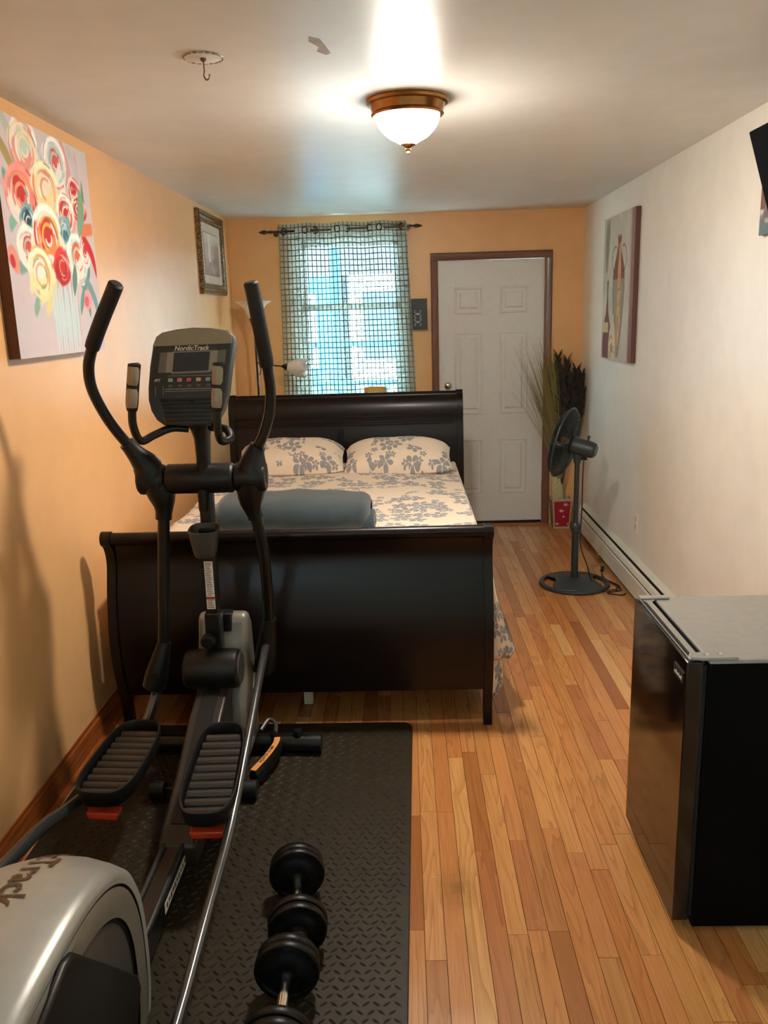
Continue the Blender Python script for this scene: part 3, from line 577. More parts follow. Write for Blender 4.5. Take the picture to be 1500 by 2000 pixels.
# ------------------------------------------------------------------ baseboard heater
t = thing('baseboard_heater', 'long cream baseboard heater along the white wall', 'heater', (XR, 4, 0))
HY0, HY1 = 1.25, 6.28
def hp(pts, name, mat=M_HEAT, a=HY0, b=HY1): return MB().prism([(XR - x, a, z) for x, z in pts], (0, b - a, 0)).build(name, mat, t, smooth=25)
hp([(.0006, .02), (.008, .02), (.008, .200), (.03, .200), (.032, .204), (.0006, .222)], 'back_plate')
hp([(.058, .03), (.061, .03), (.061, .136), (.056, .142), (.053, .142), (.058, .134)], 'front_panel')
hp([(.053, .153), (.055, .151), (.046, .176), (.034, .184), (.034, .181), (.044, .173)], 'damper')
hp([(.010, .05), (.05, .05), (.05, .13), (.043, .168), (.030, .178), (.024, .196), (.010, .196)], 'fin_core_shade', M_DARK, HY0 + .02, HY1 - .02)  # core raised in near-black so the panel gaps look shaded
hp([(.0006, .0), (.064, .0), (.064, .155), (.05, .17), (.034, .215), (.0006, .224)], 'end_cap', M_HEAT, HY1 - .012, HY1 + .012)
for y in (1.6, 3.0, 4.4, 5.6): hp([(.0006, .003), (.05, .003), (.05, .03), (.0006, .03)], 'foot_bracket', M_HEAT, y, y + .02)
# ------------------------------------------------------------------ bed
BX0, BX1 = -1.205, .335
bed = thing('sleigh_bed', 'espresso brown wooden sleigh bed with tall headboard and footboard', 'bed', ((BX0 + BX1) / 2, 4.3, 0))
def ribbon(prof, th, x0, x1):
    """board with the sleigh curve prof [(y,z)...] and thickness th, running in x"""
    P = [np.array(p) for p in smoothpath([(a, b) for a, b in prof], 6)]; n = len(P); A, B = [], []
    for i in range(n):
        d = P[min(i + 1, n - 1)] - P[max(i - 1, 0)]; d = d / np.linalg.norm(d); nn = np.array((-d[1], d[0])); A.append(P[i] + nn * th / 2); B.append(P[i] - nn * th / 2)
    ring = A + B[::-1]; m_ = len(ring)
    V = [(x0, p[0], p[1]) for p in ring] + [(x1, p[0], p[1]) for p in ring]
    F = [(i, (i + 1) % m_, (i + 1) % m_ + m_, i + m_) for i in range(m_)]
    F += [(i, m_ - 1 - i, m_ - 2 - i, i + 1) for i in range(n - 1)] + [(i + 1 + m_, m_ - 2 - i + m_, m_ - 1 - i + m_, i + m_) for i in range(n - 1)]
    return MB().add(V, F)
FBP = [(3.185, .172), (3.15, .30), (3.14, .45), (3.165, .60), (3.2, .73), (3.19, .80), (3.16, .845)]
ribbon(FBP, .026, BX0 + .03, BX1 - .03).build('footboard_panel', M_BED, bed, smooth=40)
MB().tube([(BX0 + .03, 3.158, .845), (BX1 - .03, 3.158, .845)], .024, 16).build('footboard_roll', M_BED, bed)
for x0 in (BX0, BX1 - .035):
    e = ribbon(FBP, .05, x0, x0 + .035); e.tube([(x0 - .001, 3.158, .845), (x0 + .036, 3.158, .845)], .03, 16); e.build('footboard_end', M_BED, bed, smooth=40)
    e = MB().prism([(x0, 3.16, .2), (x0, 3.21, .2), (x0, 3.235, 0), (x0, 3.185, 0)], (.035, 0, 0)); e.build('leg', M_BED, bed, bevel=.002)
HBP = [(5.47, .25), (5.47, .6), (5.48, .85), (5.50, .98), (5.50, 1.06), (5.52, 1.12), (5.56, 1.15)]
ribbon(HBP, .028, BX0 + .06, BX1 + .02).build('headboard_panel', M_BED, bed, smooth=40)
MB().tube([(BX0 + .06, 5.555, 1.15), (BX1 + .02, 5.555, 1.15)], .026, 16).build('headboard_roll', M_BED, bed)
for x0 in (BX0 + .045, BX1 + .01):
    e = ribbon(HBP, .055, x0, x0 + .04); e.tube([(x0 - .001, 5.555, 1.15), (x0 + .041, 5.555, 1.15)], .032, 16); e.build('headboard_end', M_BED, bed, smooth=40)
    box('leg', (x0, 5.445, 0), (x0 + .04, 5.495, .27), M_BED, bed, bevel=.002)
for z, y in ((1.02, 5.483), (.985, 5.481), (.97, 5.48)): box('moulding', (BX0 + .09, y - .006, z), (BX1 - .02, y + .006, z + .007), M_BED, bed, bevel=.002)
for x in (-.44, -.425, -.41): box('moulding', (x, 5.452, .62), (x + .005, 5.47, .95), M_BED, bed, bevel=.001)
for x0 in (BX0 + .015, BX1 - .04): box('side_rail', (x0, 3.2, .2), (x0 + .025, 5.46, .37), M_BED, bed, bevel=.004)
for i in range(9): box('slat', (BX0 + .04, 3.4 + i * .24, .30), (BX1 - .045, 3.48 + i * .24, .318), plain('pine_slat', (196, 160, 110), .6), bed)
for y in (3.42, 4.3, 5.2): box('centre_leg', (-.475, y - .018, 0), (-.435, y + .018, .30), plain('cream_painted_leg', (226, 214, 190), .5), bed, bevel=.003)
box('centre_rail', (-.47, 3.22, .27), (-.44, 5.45, .30), MATS['pine_slat'], bed)
# floral cotton
def floral(name, base, petal):
    m = NT(name); uvn = m.uv()
    def layer(scale, thr, R0, off):
        v = m.scale(uvn, (scale, scale, 1), off)
        vo = m.node('ShaderNodeTexVoronoi', voronoi_dimensions='2D', feature='F1'); m.put(vo.inputs['Vector'], v); vo.inputs['Scale'].default_value = 1.0; vo.inputs['Randomness'].default_value = .75
        d = m.node('ShaderNodeVectorMath', operation='SUBTRACT', i_0=v, i_1=vo.outputs['Position']).outputs[0]
        sp = m.node('ShaderNodeSeparateXYZ', i_0=d); hue = m.node('ShaderNodeSeparateXYZ', i_0=vo.outputs['Color'])
        ang = m.math('ADD', m.math('ARCTAN2', sp.outputs[1], sp.outputs[0]), m.math('MULTIPLY', hue.outputs[0], 6.28))
        r = m.node('ShaderNodeVectorMath', operation='LENGTH', i_0=d).outputs['Value']
        pet = m.math('MULTIPLY', m.math('ADD', .45, m.math('MULTIPLY', m.math('ABSOLUTE', m.math('COSINE', m.math('MULTIPLY', ang, 2.5))), .55)), R0)
        inside = m.math('LESS_THAN', r, pet); hole = m.math('GREATER_THAN', r, R0 * .16)
        gap = m.math('GREATER_THAN', m.math('ABSOLUTE', m.math('COSINE', m.math('MULTIPLY', ang, 2.5))), .28)
        on = m.math('GREATER_THAN', hue.outputs[1], thr)
        return m.math('MULTIPLY', m.math('MULTIPLY', inside, m.math('MULTIPLY', hole, gap)), on)
    clus = m.math('GREATER_THAN', m.noise(m.scale(uvn, (3.2, 3.2, 1)), 1, 1), .44)
    l1 = m.math('MULTIPLY', layer(9.2, .18, .47, (3, 5, 0)), clus); l2 = m.math('MULTIPLY', layer(17, .55, .42, (11, 2, 0)), clus)
    f = m.math('MAXIMUM', l1, l2)
    n = m.noise(m.scale(uvn, (60, 60, 1)), 1, 2)
    col = m.mix(f, lin(base), m.mix(n, lin(petal), lin(tuple(min(255, v + 28) for v in petal))))
    m.set(color=col, rough=.85, sheen=.1); m.bump(m.noise(uvn, 7, 3), .25, .02); return m.m
M_FLOR = floral('grey_floral_cotton', (236, 218, 196), (138, 138, 140))
MX0, MX1, MZ = -1.165, .315, .70
t = thing('mattress', 'deep mattress hidden under the floral sheet on the bed', 'mattress', (-.42, 4.3, .32))
box('body', (MX0, 3.23, .321), (MX1 - .012, 5.445, MZ), plain('white_ticking', (228, 224, 216), .8), t, bevel=.05, seg=4)
sh = thing('bed_sheet', 'grey floral sheet over the mattress, hanging off its near side', 'bed sheet', (-.4, 4.3, .1))
def hem(y): return .30 - .13 * math.exp(-((y - 3.75) / .2) ** 2) + .03 * math.sin(y * 9)
def sheet(u, v):
    y = 3.235 + v * 2.205
    wv = .006 * math.sin(u * 17 + v * 9) + .005 * math.sin(v * 23 + u * 5)
    if u < .62:
        x = MX0 - .006 + (MX1 - MX0) * u / .62; z = MZ + .012 + wv + .012 * math.sin(math.pi * u / .62)
        if u < .02: z -= .03
    elif u < .70:
        a = (u - .62) / .08 * math.pi / 2; x = MX1 + .02 * math.sin(a); z = MZ + .012 - .03 * (1 - math.cos(a)) + wv * (1 - a / 1.6)
    else:
        k = (u - .70) / .30; z = MZ - .02 + (hem(y) - MZ + .02) * k; x = MX1 + .02 + .02 * k + (.014 * math.sin(y * 13) + .009 * math.sin(y * 31 + 1)) * k
    return (x, y, z)
m = MB().grid(sheet, 100, 110); m.uv = [((-1.17 + 2.35 * i / 100), 3.2 + j / 110 * 2.2) for j in range(111) for i in range(101)]
m.build('cover', M_FLOR, sh, smooth=80)
# the corner of the sheet that has slipped down beside the footboard
def fold_out(u, v):
    X = np.interp(v, [0, .25, .55, .9, 1], [.352, .372, .408, .446, .425]); z = np.interp(v, [0, .25, .55, .9, 1], [.60, .52, .40, .275, .235])
    if u < .4: k = u / .4; x = .338 + (X - .338) * k; y = 3.275 + .05 * k + .012 * math.sin(k * 7 + v * 3); z += .02 * (1 - k) * v
    else: k = (u - .4) / .6; x = X - (X - .352) * k * .85; y = 3.325 + .45 * k; z += .05 * k * v
    return (x, y, z)
m = MB().grid(fold_out, 30, 24); m.uv = [(i / 30 * .55, j / 24 * .42) for j in range(25) for i in range(31)]; m.build('hanging_fold', M_FLOR, sh, smooth=80, solid=.003)
def fold_in(u, v):
    X = np.interp(v, [0, .3, .6, .85, 1], [.36, .384, .398, .400, .372]); z = np.interp(v, [0, .3, .6, .85, 1], [.40, .30, .19, .105, .05])
    if u < .4: k = u / .4; x = .334 + (X - .334) * k; y = 3.30 + .05 * k + .01 * math.sin(k * 6 + v * 5); z += .03 * (1 - k) * v
    else: k = (u - .4) / .6; x = X - (X - .352) * k * .8; y = 3.35 + .30 * k; z += .06 * k * v
    return (x, y, z)
m = MB().grid(fold_in, 24, 24); m.uv = [(.8 + i / 24 * .4, 1.1 + j / 24 * .36) for j in range(25) for i in range(25)]; m.build('hanging_fold', M_FLOR, sh, smooth=80, solid=.003)
# pillows
def pillow(label, cx, wd, tilt, cyy, cz, uo, hgt=.36):
    t = thing('pillow', label, 'pillow', (cx, cyy, MZ + .02), 'pillows at the headboard')
    def half(sgn):
        def f(u, v):
            a, b = 2 * u - 1, 2 * v - 1
            th = .095 * max(0, (1 - abs(a) ** 3.2)) ** .55 * max(0, (1 - abs(b) ** 3.0)) ** .55
            px = a * wd / 2 * (1 - .05 * (1 - abs(b) ** 2) * 0 - .06 * (1 - b * b) * abs(a) ** 6 * -1 * 0) * (1 - .035 * (1 - abs(a * b)))
            py = b * hgt / 2 * (1 - .07 * abs(a) ** 4 * 0) * (1 + .0 * a) - .085 * (abs(a) ** 4) * max(0, b) ** 2 + .03 * abs(a) ** 4 * max(0, -b)
            h = sgn * th + .006 * math.sin(a * 7 + b * 5 + uo) * (1 - a * a) * (1 - b * b)
            ct, st = math.cos(tilt), math.sin(tilt)
            return (cx + px, cyy + py * ct - h * st, cz + py * st + h * ct)
        return f
    m = MB().grid(half(1), 28, 22).grid(half(-1), 28, 22)
    m.f = m.f[:28 * 22] + [f[::-1] for f in m.f[28 * 22:]]
    m.uv = [(uo + i / 28 * wd, j / 22 * hgt) for q in (0, 1) for j in range(23) for i in range(29)]
    m.build('case', M_FLOR, t, smooth=80)
pillow('floral pillow at the wall side of the headboard', -.72, .67, .42, 5.21, .806, 0)
pillow('floral pillow at the door side of the headboard', -.045, .665, .42, 5.19, .798, 2.3)
# folded blanket
t = thing('folded_blanket', 'rolled dark teal grey blanket on the foot of the bed', 'blanket', (-.5, 3.8, MZ + .02))
mb = plain('teal_grey_fleece', (38, 54, 60), .9, .16, 14, bumpv=.5, sheen=.3)
def roll(x0, x1, yc, zc, ry, rz_, ph):
    def f(u, v):
        a = 2 * math.pi * u; k = v; x = x0 + (x1 - x0) * k; e = min(1, min(k, 1 - k) / .06) ** .5 if min(k, 1 - k) < .06 else 1
        r = 1 + .03 * math.sin(3 * a + ph) + .025 * math.sin(x * 14 + a * 2 + ph) + .02 * math.sin(x * 33 + ph)
        c, s_ = math.cos(a), math.sin(a); c = abs(c) ** .75 * (1 if c > 0 else -1); s_ = abs(s_) ** .8 * (1 if s_ > 0 else -1)
        return (x, yc + ry * r * c * (.55 + .45 * e), zc + rz_ * r * s_ * (.55 + .45 * e) - .028 * max(0, (k - .55)) * 1.2)
    return f
MB().grid(roll(-.88, -.165, 3.80, .798, .21, .078, 0), 40, 60, True).build('rolled_body', mb, t, smooth=80)
MB().grid(roll(-.85, -.15, 3.84, .752, .18, .036, 2), 40, 60, True).build('lower_fold', mb, t, smooth=80)
MB().grid(roll(-.27, -.142, 3.72, .765, .10, .045, 4), 30, 20, True).build('tucked_end', mb, t, smooth=80)

# ------------------------------------------------------------------ lamps behind the bed
TX, TY = -1.075, 6.2
t = thing('floor_lamp', 'black torchiere floor lamp with white shade and a reading arm', 'floor lamp', (TX, TY, 0))
MB().lathe([(0, .028), (.02, .028), (.12, .016), (.13, .008), (.13, 0), (0, 0)], (TX, TY, 0), (0, 0, 1), 32).build('base', M_LAMPBLK, t)
MB().tube([(TX, TY, .02), (TX, TY, 1.62)], .0085, 10).lathe([(.008, 1.58), (.02, 1.62), (.034, 1.668), (.036, 1.675), (0, 1.675)], (TX, TY, 0), (0, 0, 1), 20).build('pole', M_LAMPBLK, t)
MB().lathe([(.034, 1.672), (.05, 1.70), (.068, 1.735), (.092, 1.77), (.128, 1.792), (.132, 1.795), (.125, 1.792), (.088, 1.765), (.06, 1.73), (.042, 1.69), (0, 1.68)], (TX, TY, 0), (0, 0, 1), 32).build('shade', M_GLASSW, t)
MB().tube(smoothpath([(TX, TY, 1.36), (TX + .05, TY - .02, 1.345), (TX + .12, TY - .04, 1.338), (TX + .2, TY - .05, 1.328)], 5), .005, 8).build('reading_arm', M_LAMPBLK, t)
MB().lathe([(.008, 0), (.02, .02), (.028, .045), (.03, .05), (0, .05)], (TX + .19, TY - .05, 1.33), (1, 0, -.12), 16).build('socket', M_LAMPBLK, t)
def tulip(i, j):
    a = 2 * math.pi * i; h = j * .13; r = (.03 + .038 * math.sin(min(1, j * 1.15) * 1.7)) * (1 + .06 * j * math.cos(6 * a)); h += .012 * math.cos(6 * a) * (j > .9)
    ax = Vector((1, 0, -.12)).normalized(); U = Vector((0, 1, 0)); W = ax.cross(U); return Vector((TX + .232, TY - .05, 1.325)) + ax * h + (U * math.cos(a) + W * math.sin(a)) * r
MB().grid(tulip, 36, 12, True).build('reading_shade', M_GLASSW, t, smooth=80, solid=.003)
MB().tube([(TX + .02, TY - .01, 1.35), (TX + .03, TY - .015, 1.31), (TX + .022, TY - .02, 1.27), (TX + .01, TY - .02, 1.275)], .004, 6).build('switch', M_LAMPBLK, t)
GX, GY = -.205, 6.05
t = thing('night_table', 'small dark side table behind the headboard below the window', 'table', (GX, GY, 0))
box('table_top', (GX - .2, GY - .18, .56), (GX + .2, GY + .18, .59), M_BED, t, bevel=.004)
for a in (-.17, .17):
    for b in (-.15, .15): box('leg', (GX + a - .015, GY + b - .015, 0), (GX + a + .015, GY + b + .015, .56), M_BED, t)
t = thing('table_lamp', 'table lamp with gold shade just above the headboard', 'table lamp', (GX, GY, .59))
MB().lathe([(0, 0), (.06, 0), (.062, .01), (.03, .03), (.018, .06), (.04, .12), (.05, .18), (.03, .25), (.012, .29), (.012, .36), (0, .36)], (GX, GY, .591), (0, 0, 1), 24).build('base', M_BRASS, t)
mg = plain('gold_fabric_shade', (236, 190, 96), .6, .05)
MB().lathe([(.104, .32), (.08, .576), (.076, .576), (.10, .32)], (GX, GY, .591), (0, 0, 1), 32).tube([(GX - .076, GY, 1.14), (GX + .076, GY, 1.14)], .002, 5).build('shade', mg, t, smooth=60)

# ------------------------------------------------------------------ pedestal fan
FX, FY = 1.035, 4.99
t = thing('pedestal_fan', 'dark grey pedestal fan turned to the bed beside the heater', 'fan', (FX, FY, 0))
M_FAN = plain('dark_slate_plastic', (44, 52, 54), .35, .08)
M_FANW = plain('fan_wire', (38, 44, 46), .35, .05)
MB().lathe([(.188, .002), (.212, .002), (.216, .010), (.212, .020), (.200, .026), (.188, .022), (.188, .002)], (FX, FY, 0), (0, 0, 1), 64).build('base_ring', M_FAN, t)
def inb(r, a):
    x = r * math.cos(a); return not (abs(x) > .118 + .10 * (r * math.sin(a) / .19) ** 2 and r > .06)
m = MB(); V = []; nr, na = 14, 96
for i in range(nr + 1):
    r = .02 + (.192 - .02) * i / nr
    for k in range(na): a = 2 * math.pi * k / na; V.append((FX + r * math.cos(a), FY + r * math.sin(a), .02 + .035 * (1 - r / .192) ** .8))
F = []
for i in range(nr):
    for k in range(na):
        r = .02 + (.172) * (i + .5) / nr; a = 2 * math.pi * (k + .5) / na
        if inb(r, a): F.append((i * na + k, i * na + (k + 1) % na, (i + 1) * na + (k + 1) % na, (i + 1) * na + k))
m.add(V, F).build('base_dome', M_FAN, t, solid=.006)
MB().lathe([(.022, .04), (.022, .36), (0, .36)], (FX, FY, 0), (0, 0, 1), 20).build('lower_pole', M_FAN, t)
MB().lathe([(.022, .34), (.029, .345), (.03, .37), (.026, .39), (.018, .40), (0, .40)], (FX, FY, 0), (0, 0, 1), 20).build('collar', M_FAN, t)
MB().lathe([(.0155, .36), (.0155, .78), (.02, .77), (.024, .80), (.024, .84), (0, .84)], (FX, FY, 0), (0, 0, 1), 20).build('upper_pole', M_FAN, t)
nv = Vector((-.86, .45, .22)).normalized(); MC = Vector((FX + .02, FY - .01, .868)); GC = MC + nv * .085
a = Vector((0, 0, 1)); GU = (a - nv * a.dot(nv)).normalized(); GW = nv.cross(GU)
MB().lathe([(0, -.09), (.035, -.09), (.045, -.082), (.05, -.06), (.05, .03), (.058, .05), (.05, .06), (0, .06)], MC, nv, 24).build('motor_housing', M_FAN, t)
MB().lathe([(0, -.095), (.03, -.095), (.034, -.088), (0, -.088)], MC, nv, 20).build('rear_cap', plain('grey_cap', (96, 104, 106), .4), t)
kc = MC + GU * .05 - nv * .03
MB().lathe([(0, .03), (.008, .03), (.01, .02), (.006, .015), (.005, -.01), (0, -.01)], kc, GU, 12).build('swing_knob', M_FAN, t)
MB().prism([MC - GU * .04 + GW * .02 + nv * .02, MC - GU * .04 - GW * .02 + nv * .02, Vector((FX - .02, FY, .8)), Vector((FX + .02, FY, .8))], nv * -.045).build('neck', M_FAN, t)
RG = .212
def gpt(r, h, ang): return GC + nv * h + (GU * math.cos(ang) + GW * math.sin(ang)) * r
MB().tube([gpt(RG, 0.02, q) for q in np.linspace(0, 2 * math.pi, 65)], .006, 6, False).build('rim', M_FAN, t)
for nm, sgn in (('rear_grille', -1), ('front_grille', 1)):
    m = MB()
    for k in range(110):
        q = 2 * math.pi * k / 110
        m.tube([gpt(r, .02 + sgn * h, q + sw) for r, h, sw in ((.05, .05, 0), (.1, .05, .05), (.15, .044, .09), (.19, .03, .11), (RG, 0, .12))], .0019, 4, False)
    for r, h in ((.06, .05), (.105, .05), (.155, .043)): m.tube([gpt(r, .02 + sgn * h, q) for q in np.linspace(0, 2 * math.pi, 49)], .0018, 4, False)
    o = m.build(nm, M_FANW, t, smooth=80)
    MB().lathe([(0, .054 * sgn + .02), (.05, .054 * sgn + .02), (.055, .05 * sgn + .02), (.05, .044 * sgn + .02)], GC, nv, 24).build('grille_hub', M_FAN, o)
def blade(u, v, k):
    q = 2 * math.pi * k / 3 + (u - .5) * (.9 + .5 * v) + .5 * v; r = .035 + v * .15 * (1 - .2 * (2 * u - 1) ** 2 * v); return gpt(r, .02 + (u - .5) * .05, q)
for k in range(3): MB().grid(lambda u, v: blade(u, v, k), 10, 10).build('blade', plain('smoke_blade', (50, 56, 58), .25), t, smooth=80, solid=.002)
MB().tube(smoothpath([MC - GU * .045 + nv * -.03, (FX + .03, FY - .03, .70), (FX + .032, FY - .02, .5), (FX + .026, FY - .026, .36), (FX + .03, FY - .03, .25), (FX + .07, FY - .04, .13), (FX + .095, FY - .045, .045), (FX + .13, FY - .1, .012), (FX + .17, FY - .17, .006), (FX + .24, FY - .15, .005)], 6), .0035, 6).build('power_cord', M_CORD, t)
# loose cord and plug by the heater
t = thing('extension_cord', 'black cord with plug lying between fan base and heater', 'cord', (1.24, 5.0, 0))
MB().tube(smoothpath([(1.262, 5.23, .016), (1.245, 5.14, .006), (1.26, 5.02, .006), (1.29, 4.9, .006), (1.285, 4.84, .006), (1.24, 4.86, .006), (1.2, 4.8, .006), (1.27, 4.76, .006), (1.305, 4.79, .006)], 7), .0038, 6).build('wire', M_CORD, t)
MB().tube(smoothpath([(1.23, 5.12, .006), (1.275, 5.0, .006), (1.3, 4.93, .006), (1.27, 4.88, .006)], 6), .0038, 6).build('wire', M_CORD, t)
MB().tube([(1.258, 5.215, .014), (1.275, 5.265, .022)], [.009, .013], 8).build('plug', M_CORD, t)
# ------------------------------------------------------------------ planter with dried grasses
PX, PY = 1.212, 6.43
t = thing('square_planter', 'cream square planter with red leaf-print panels in the corner', 'planter', (PX, PY, 0))
def sqring(h, z): return [(PX - h, PY - h, z), (PX + h, PY - h, z), (PX + h, PY + h, z), (PX - h, PY + h, z)]
V = sqring(.062, 0) + sqring(.078, .24) + sqring(.070, .24) + sqring(.06, .06)
F = [(3, 2, 1, 0), (12, 13, 14, 15)] + [(i * 4 + k, i * 4 + (k + 1) % 4, i * 4 + 4 + (k + 1) % 4, i * 4 + 4 + k) for i in range(3) for k in range(4)]
MB().add(V, F).build('pot', plain('cream_glaze', (196, 176, 140), .4), t, smooth=0, bevel=.002)
def onface(a, z, d, face):
    h = .062 + .016 * z / .24 + d
    return (PX + a * (.062 + .016 * z / .24) * .84, PY - h, z) if face == 0 else (PX - h, PY - a * (.062 + .016 * z / .24) * .84, z)
for face in (0, 1):
    P4 = [onface(-1, .018, .0012, face), onface(1, .018, .0012, face), onface(1, .222, .0012, face), onface(-1, .222, .0012, face)]
    MB().prism(P4, (0, .0008, 0) if face == 0 else (.0008, 0, 0)).build('red_panel', plain('crimson_glaze', (168, 30, 52), .4) if face == 0 else plain('olive_glaze', (120, 108, 80), .5), t, smooth=0)
    lf = MB()
    for a0, z0, n, s_ in ((.3, .185, 5, 1), (-.2, .135, 5, 1), (.05, .09, 3, .8), (-.8, .03, 4, .9), (.75, .03, 3, .8)):
        for k in range(n):
            b = .35 + k * .42; q = .035 * s_ * (1 - .08 * k)
            da, dz = math.cos(b) * q / .062, math.sin(b) * q
            if abs(a0 + da) > .98 or z0 + dz > .22: da *= .6; dz *= .6
            lf.add([onface(a0, z0, .0022, face), onface(a0 + da * .6 - dz * 3, z0 + dz * .6 + da * .004, .0022, face), onface(a0 + da, z0 + dz, .0022, face), onface(a0 + da * .5 + dz * 3, z0 + dz * .5 - da * .004, .0022, face)], [(0, 1, 2, 3)])
    lf.build('leaf_print', plain('pale_leaf_print', (226, 200, 190), .5), t, smooth=0)
t = thing('dried_grass', 'tall dried grasses and dark plumes tied in a cream wrapped bundle', 'dried plant', (PX, PY, .07))
def wrap(u, v):
    a = 2 * math.pi * u; r = .045 - .008 * v + .004 * math.sin(5 * a + v * 6) + .003 * math.sin(11 * a); return (PX - .01 - .03 * v + r * math.cos(a), PY + r * math.sin(a) * .9, .065 + .36 * v)
MB().grid(wrap, 40, 10, True).build('wrapping', plain('cream_raffia', (206, 196, 150), .7, .2, 60), t, smooth=80)
def blades(n, gen, wd):
    m = MB()
    for i in range(n):
        P = gen(i); k = len(P) - 1; V = []; F = []
        for j, p in enumerate(P):
            ww = wd * (1 - .85 * j / k); V += [p - np.array((ww, .3 * ww, 0)), p + np.array((ww, .3 * ww, 0))]
        F = [(2 * j, 2 * j + 1, 2 * j + 3, 2 * j + 2) for j in range(k)]; m.add(V, F)
    return m
def grass(i):
    b = np.array((PX - .02 + rng.normal() * .012, PY - .02 + rng.normal() * .01, .40)); s_ = abs(rng.normal()) * .5
    tip = np.array((PX - .11 - .10 * s_ - .12 * (rng.random() ** 3) * 2 + rng.normal() * .03, PY - .06 - rng.random() * .12, 1.15 + rng.random() * .38 - .1 * s_))
    mid = (b + tip) / 2 + np.array((.035, .01, .06)); tip[0] = min(tip[0], PX + .02)
    return [b * (1 - q) ** 2 + 2 * mid * q * (1 - q) + tip * q * q for q in np.linspace(0, 1, 7)]
mgx = NT('straw_grass'); rr = mgx.node('ShaderNodeNewGeometry').outputs['Random Per Island']; mgx.set(color=mgx.ramp(rr, [(0, lin((118, 110, 52))), (.5, lin((168, 150, 90))), (1, lin((120, 92, 62)))]), rough=.7)
blades(170, grass, .0022).build('grass_blades', mgx.m, t, smooth=0, kind='stuff')
PLT = [(1.13, 1.27, 0), (1.165, 1.33, .02), (1.20, 1.24, -.02), (1.235, 1.30, .02), (1.27, 1.19, -.03), (1.30, 1.23, .0), (1.325, 1.15, -.02), (1.345, 1.19, .01), (1.352, 1.06, -.03), (1.33, 1.0, .02), (1.29, 1.05, -.05), (1.22, 1.1, -.06), (1.17, 1.12, -.05)]
def plume(i):
    tx, tz, dy = PLT[i % len(PLT)]; b = np.array((PX - .005, PY - .03, .45)); tip = np.array((tx, PY - .05 + dy, tz)); mid = (b + tip) / 2 + np.array(((tx - PX) * .25, 0, .05))
    k = .42 + .58 * rng.random() ** .9; p = b * (1 - k) ** 2 + 2 * mid * k * (1 - k) + tip * k * k; d = (2 * (mid - b) * (1 - k) + 2 * (tip - mid) * k); d /= np.linalg.norm(d)
    sgn = 1 if rng.random() < .5 else -1; L = .085 * (1.1 - .5 * k) * (.7 + .6 * rng.random()); sd = np.array((d[2], 0, -d[0])) * sgn; e = p + d * L + sd * L * .55 + np.array((0, rng.normal() * .012, 0)); e[0] = min(e[0], XR - .006)
    return [p, p * .5 + e * .5 + d * .006, e]
mpl = NT('dark_plume'); rr = mpl.node('ShaderNodeNewGeometry').outputs['Random Per Island']; mpl.set(color=mpl.ramp(rr, [(0, lin((36, 34, 30))), (.6, lin((58, 50, 44))), (1, lin((84, 70, 56)))]), rough=.8)
blades(4200, plume, .0042).build('dark_plumes', mpl.m, t, smooth=0, kind='stuff')
st = MB()
for k in range(8): st.tube([(PX - .02 + .004 * k, PY - .02, .35), (PX - .06 + .022 * k, PY - .05, .85)], .003, 5)
st.build('plume_stalks', mpl.m, t)

# ------------------------------------------------------------------ mini fridge
t = thing('mini_fridge', 'black mini fridge with reflected light painted grey on its top in the near right corner', 'fridge', (.97, 2.23, 0))
RX0, RX1, RY0, RY1, RZ = .756, 1.235, 1.985, 2.475, .80
box('cabinet', (RX0, RY0, .014), (RX1, RY1, RZ - .012), M_FRSIDE, t, bevel=.004)
box('top_panel', (RX0 + .003, RY0, RZ - .0115), (RX1, RY1, RZ), M_FRTOP, t, bevel=.004)
dfr = box('door', (.702, RY0, .035), (.744, RY1, RZ - .004), M_FRB, t, bevel=.003, seg=2)
box('door_cap', (.712, RY0 + .012, RZ - .0045), (.7425, RY1 - .012, RZ + .0005), M_FRTOP, dfr, bevel=.002)
MB().prism([(.7135, RY0 + .03, RZ + .0006), (.7135, RY1 - .03, RZ + .0006), (.724, RY1 - .05, RZ + .0006), (.724, RY0 + .05, RZ + .0006)], (0, 0, .0008)).build('grip_slot', M_DARK, dfr, smooth=0)
box('gasket', (.744, RY0 + .008, .045), (.756, RY1 - .008, RZ - .016), plain('dark_gasket', (12, 12, 13), .7), t)
hg = MB().prism([(.712, RY0 + .004, RZ + .0008), (.74, RY0 - .004, RZ + .0008), (.83, RY0 - .004, RZ + .0008), (.83, RY0 + .03, RZ + .0008), (.77, RY0 + .04, RZ + .0008), (.73, RY0 + .035, RZ + .0008)], (0, 0, .008)).build('hinge_cover', M_FRTOP, t, bevel=.002)
MB().lathe([(0, .003), (.006, .002), (.007, 0), (0, 0)], (.79, RY0 + .02, RZ + .009), (0, 0, 1), 10).build('screw', M_CHROME, hg)
MB().lathe([(0, .003), (.006, .002), (.007, 0), (0, 0)], (.755, RY0 + .018, RZ + .009), (0, 0, 1), 10).build('screw', M_CHROME, hg)
MB().prism([(.712, RY1 - .03, RZ + .0008), (.80, RY1 - .03, RZ + .0008), (.80, RY1 - .002, RZ + .0008), (.712, RY1 - .002, RZ + .0008)], (0, 0, .006)).build('hinge_cover', M_FRTOP, t, bevel=.002)
bd = box('badge', (.6995, RY0 + .02, .728), (.7022, RY0 + .092, .758), plain('badge_plate', (70, 66, 62), .3, metal=.6), dfr, bevel=.0005)
box('badge_edge', (.6985, RY0 + .02, .7565), (.7022, RY0 + .092, .7595), M_CHROME, bd)
m = MB()
for k in range(9): m.box((.6988, RY0 + .028 + k * .0065, .736), (.6996, RY0 + .0315 + k * .0065, .742 + .004 * (k in (0, 3, 6))))
m.build('badge_lettering', M_LETW, bd, smooth=0)
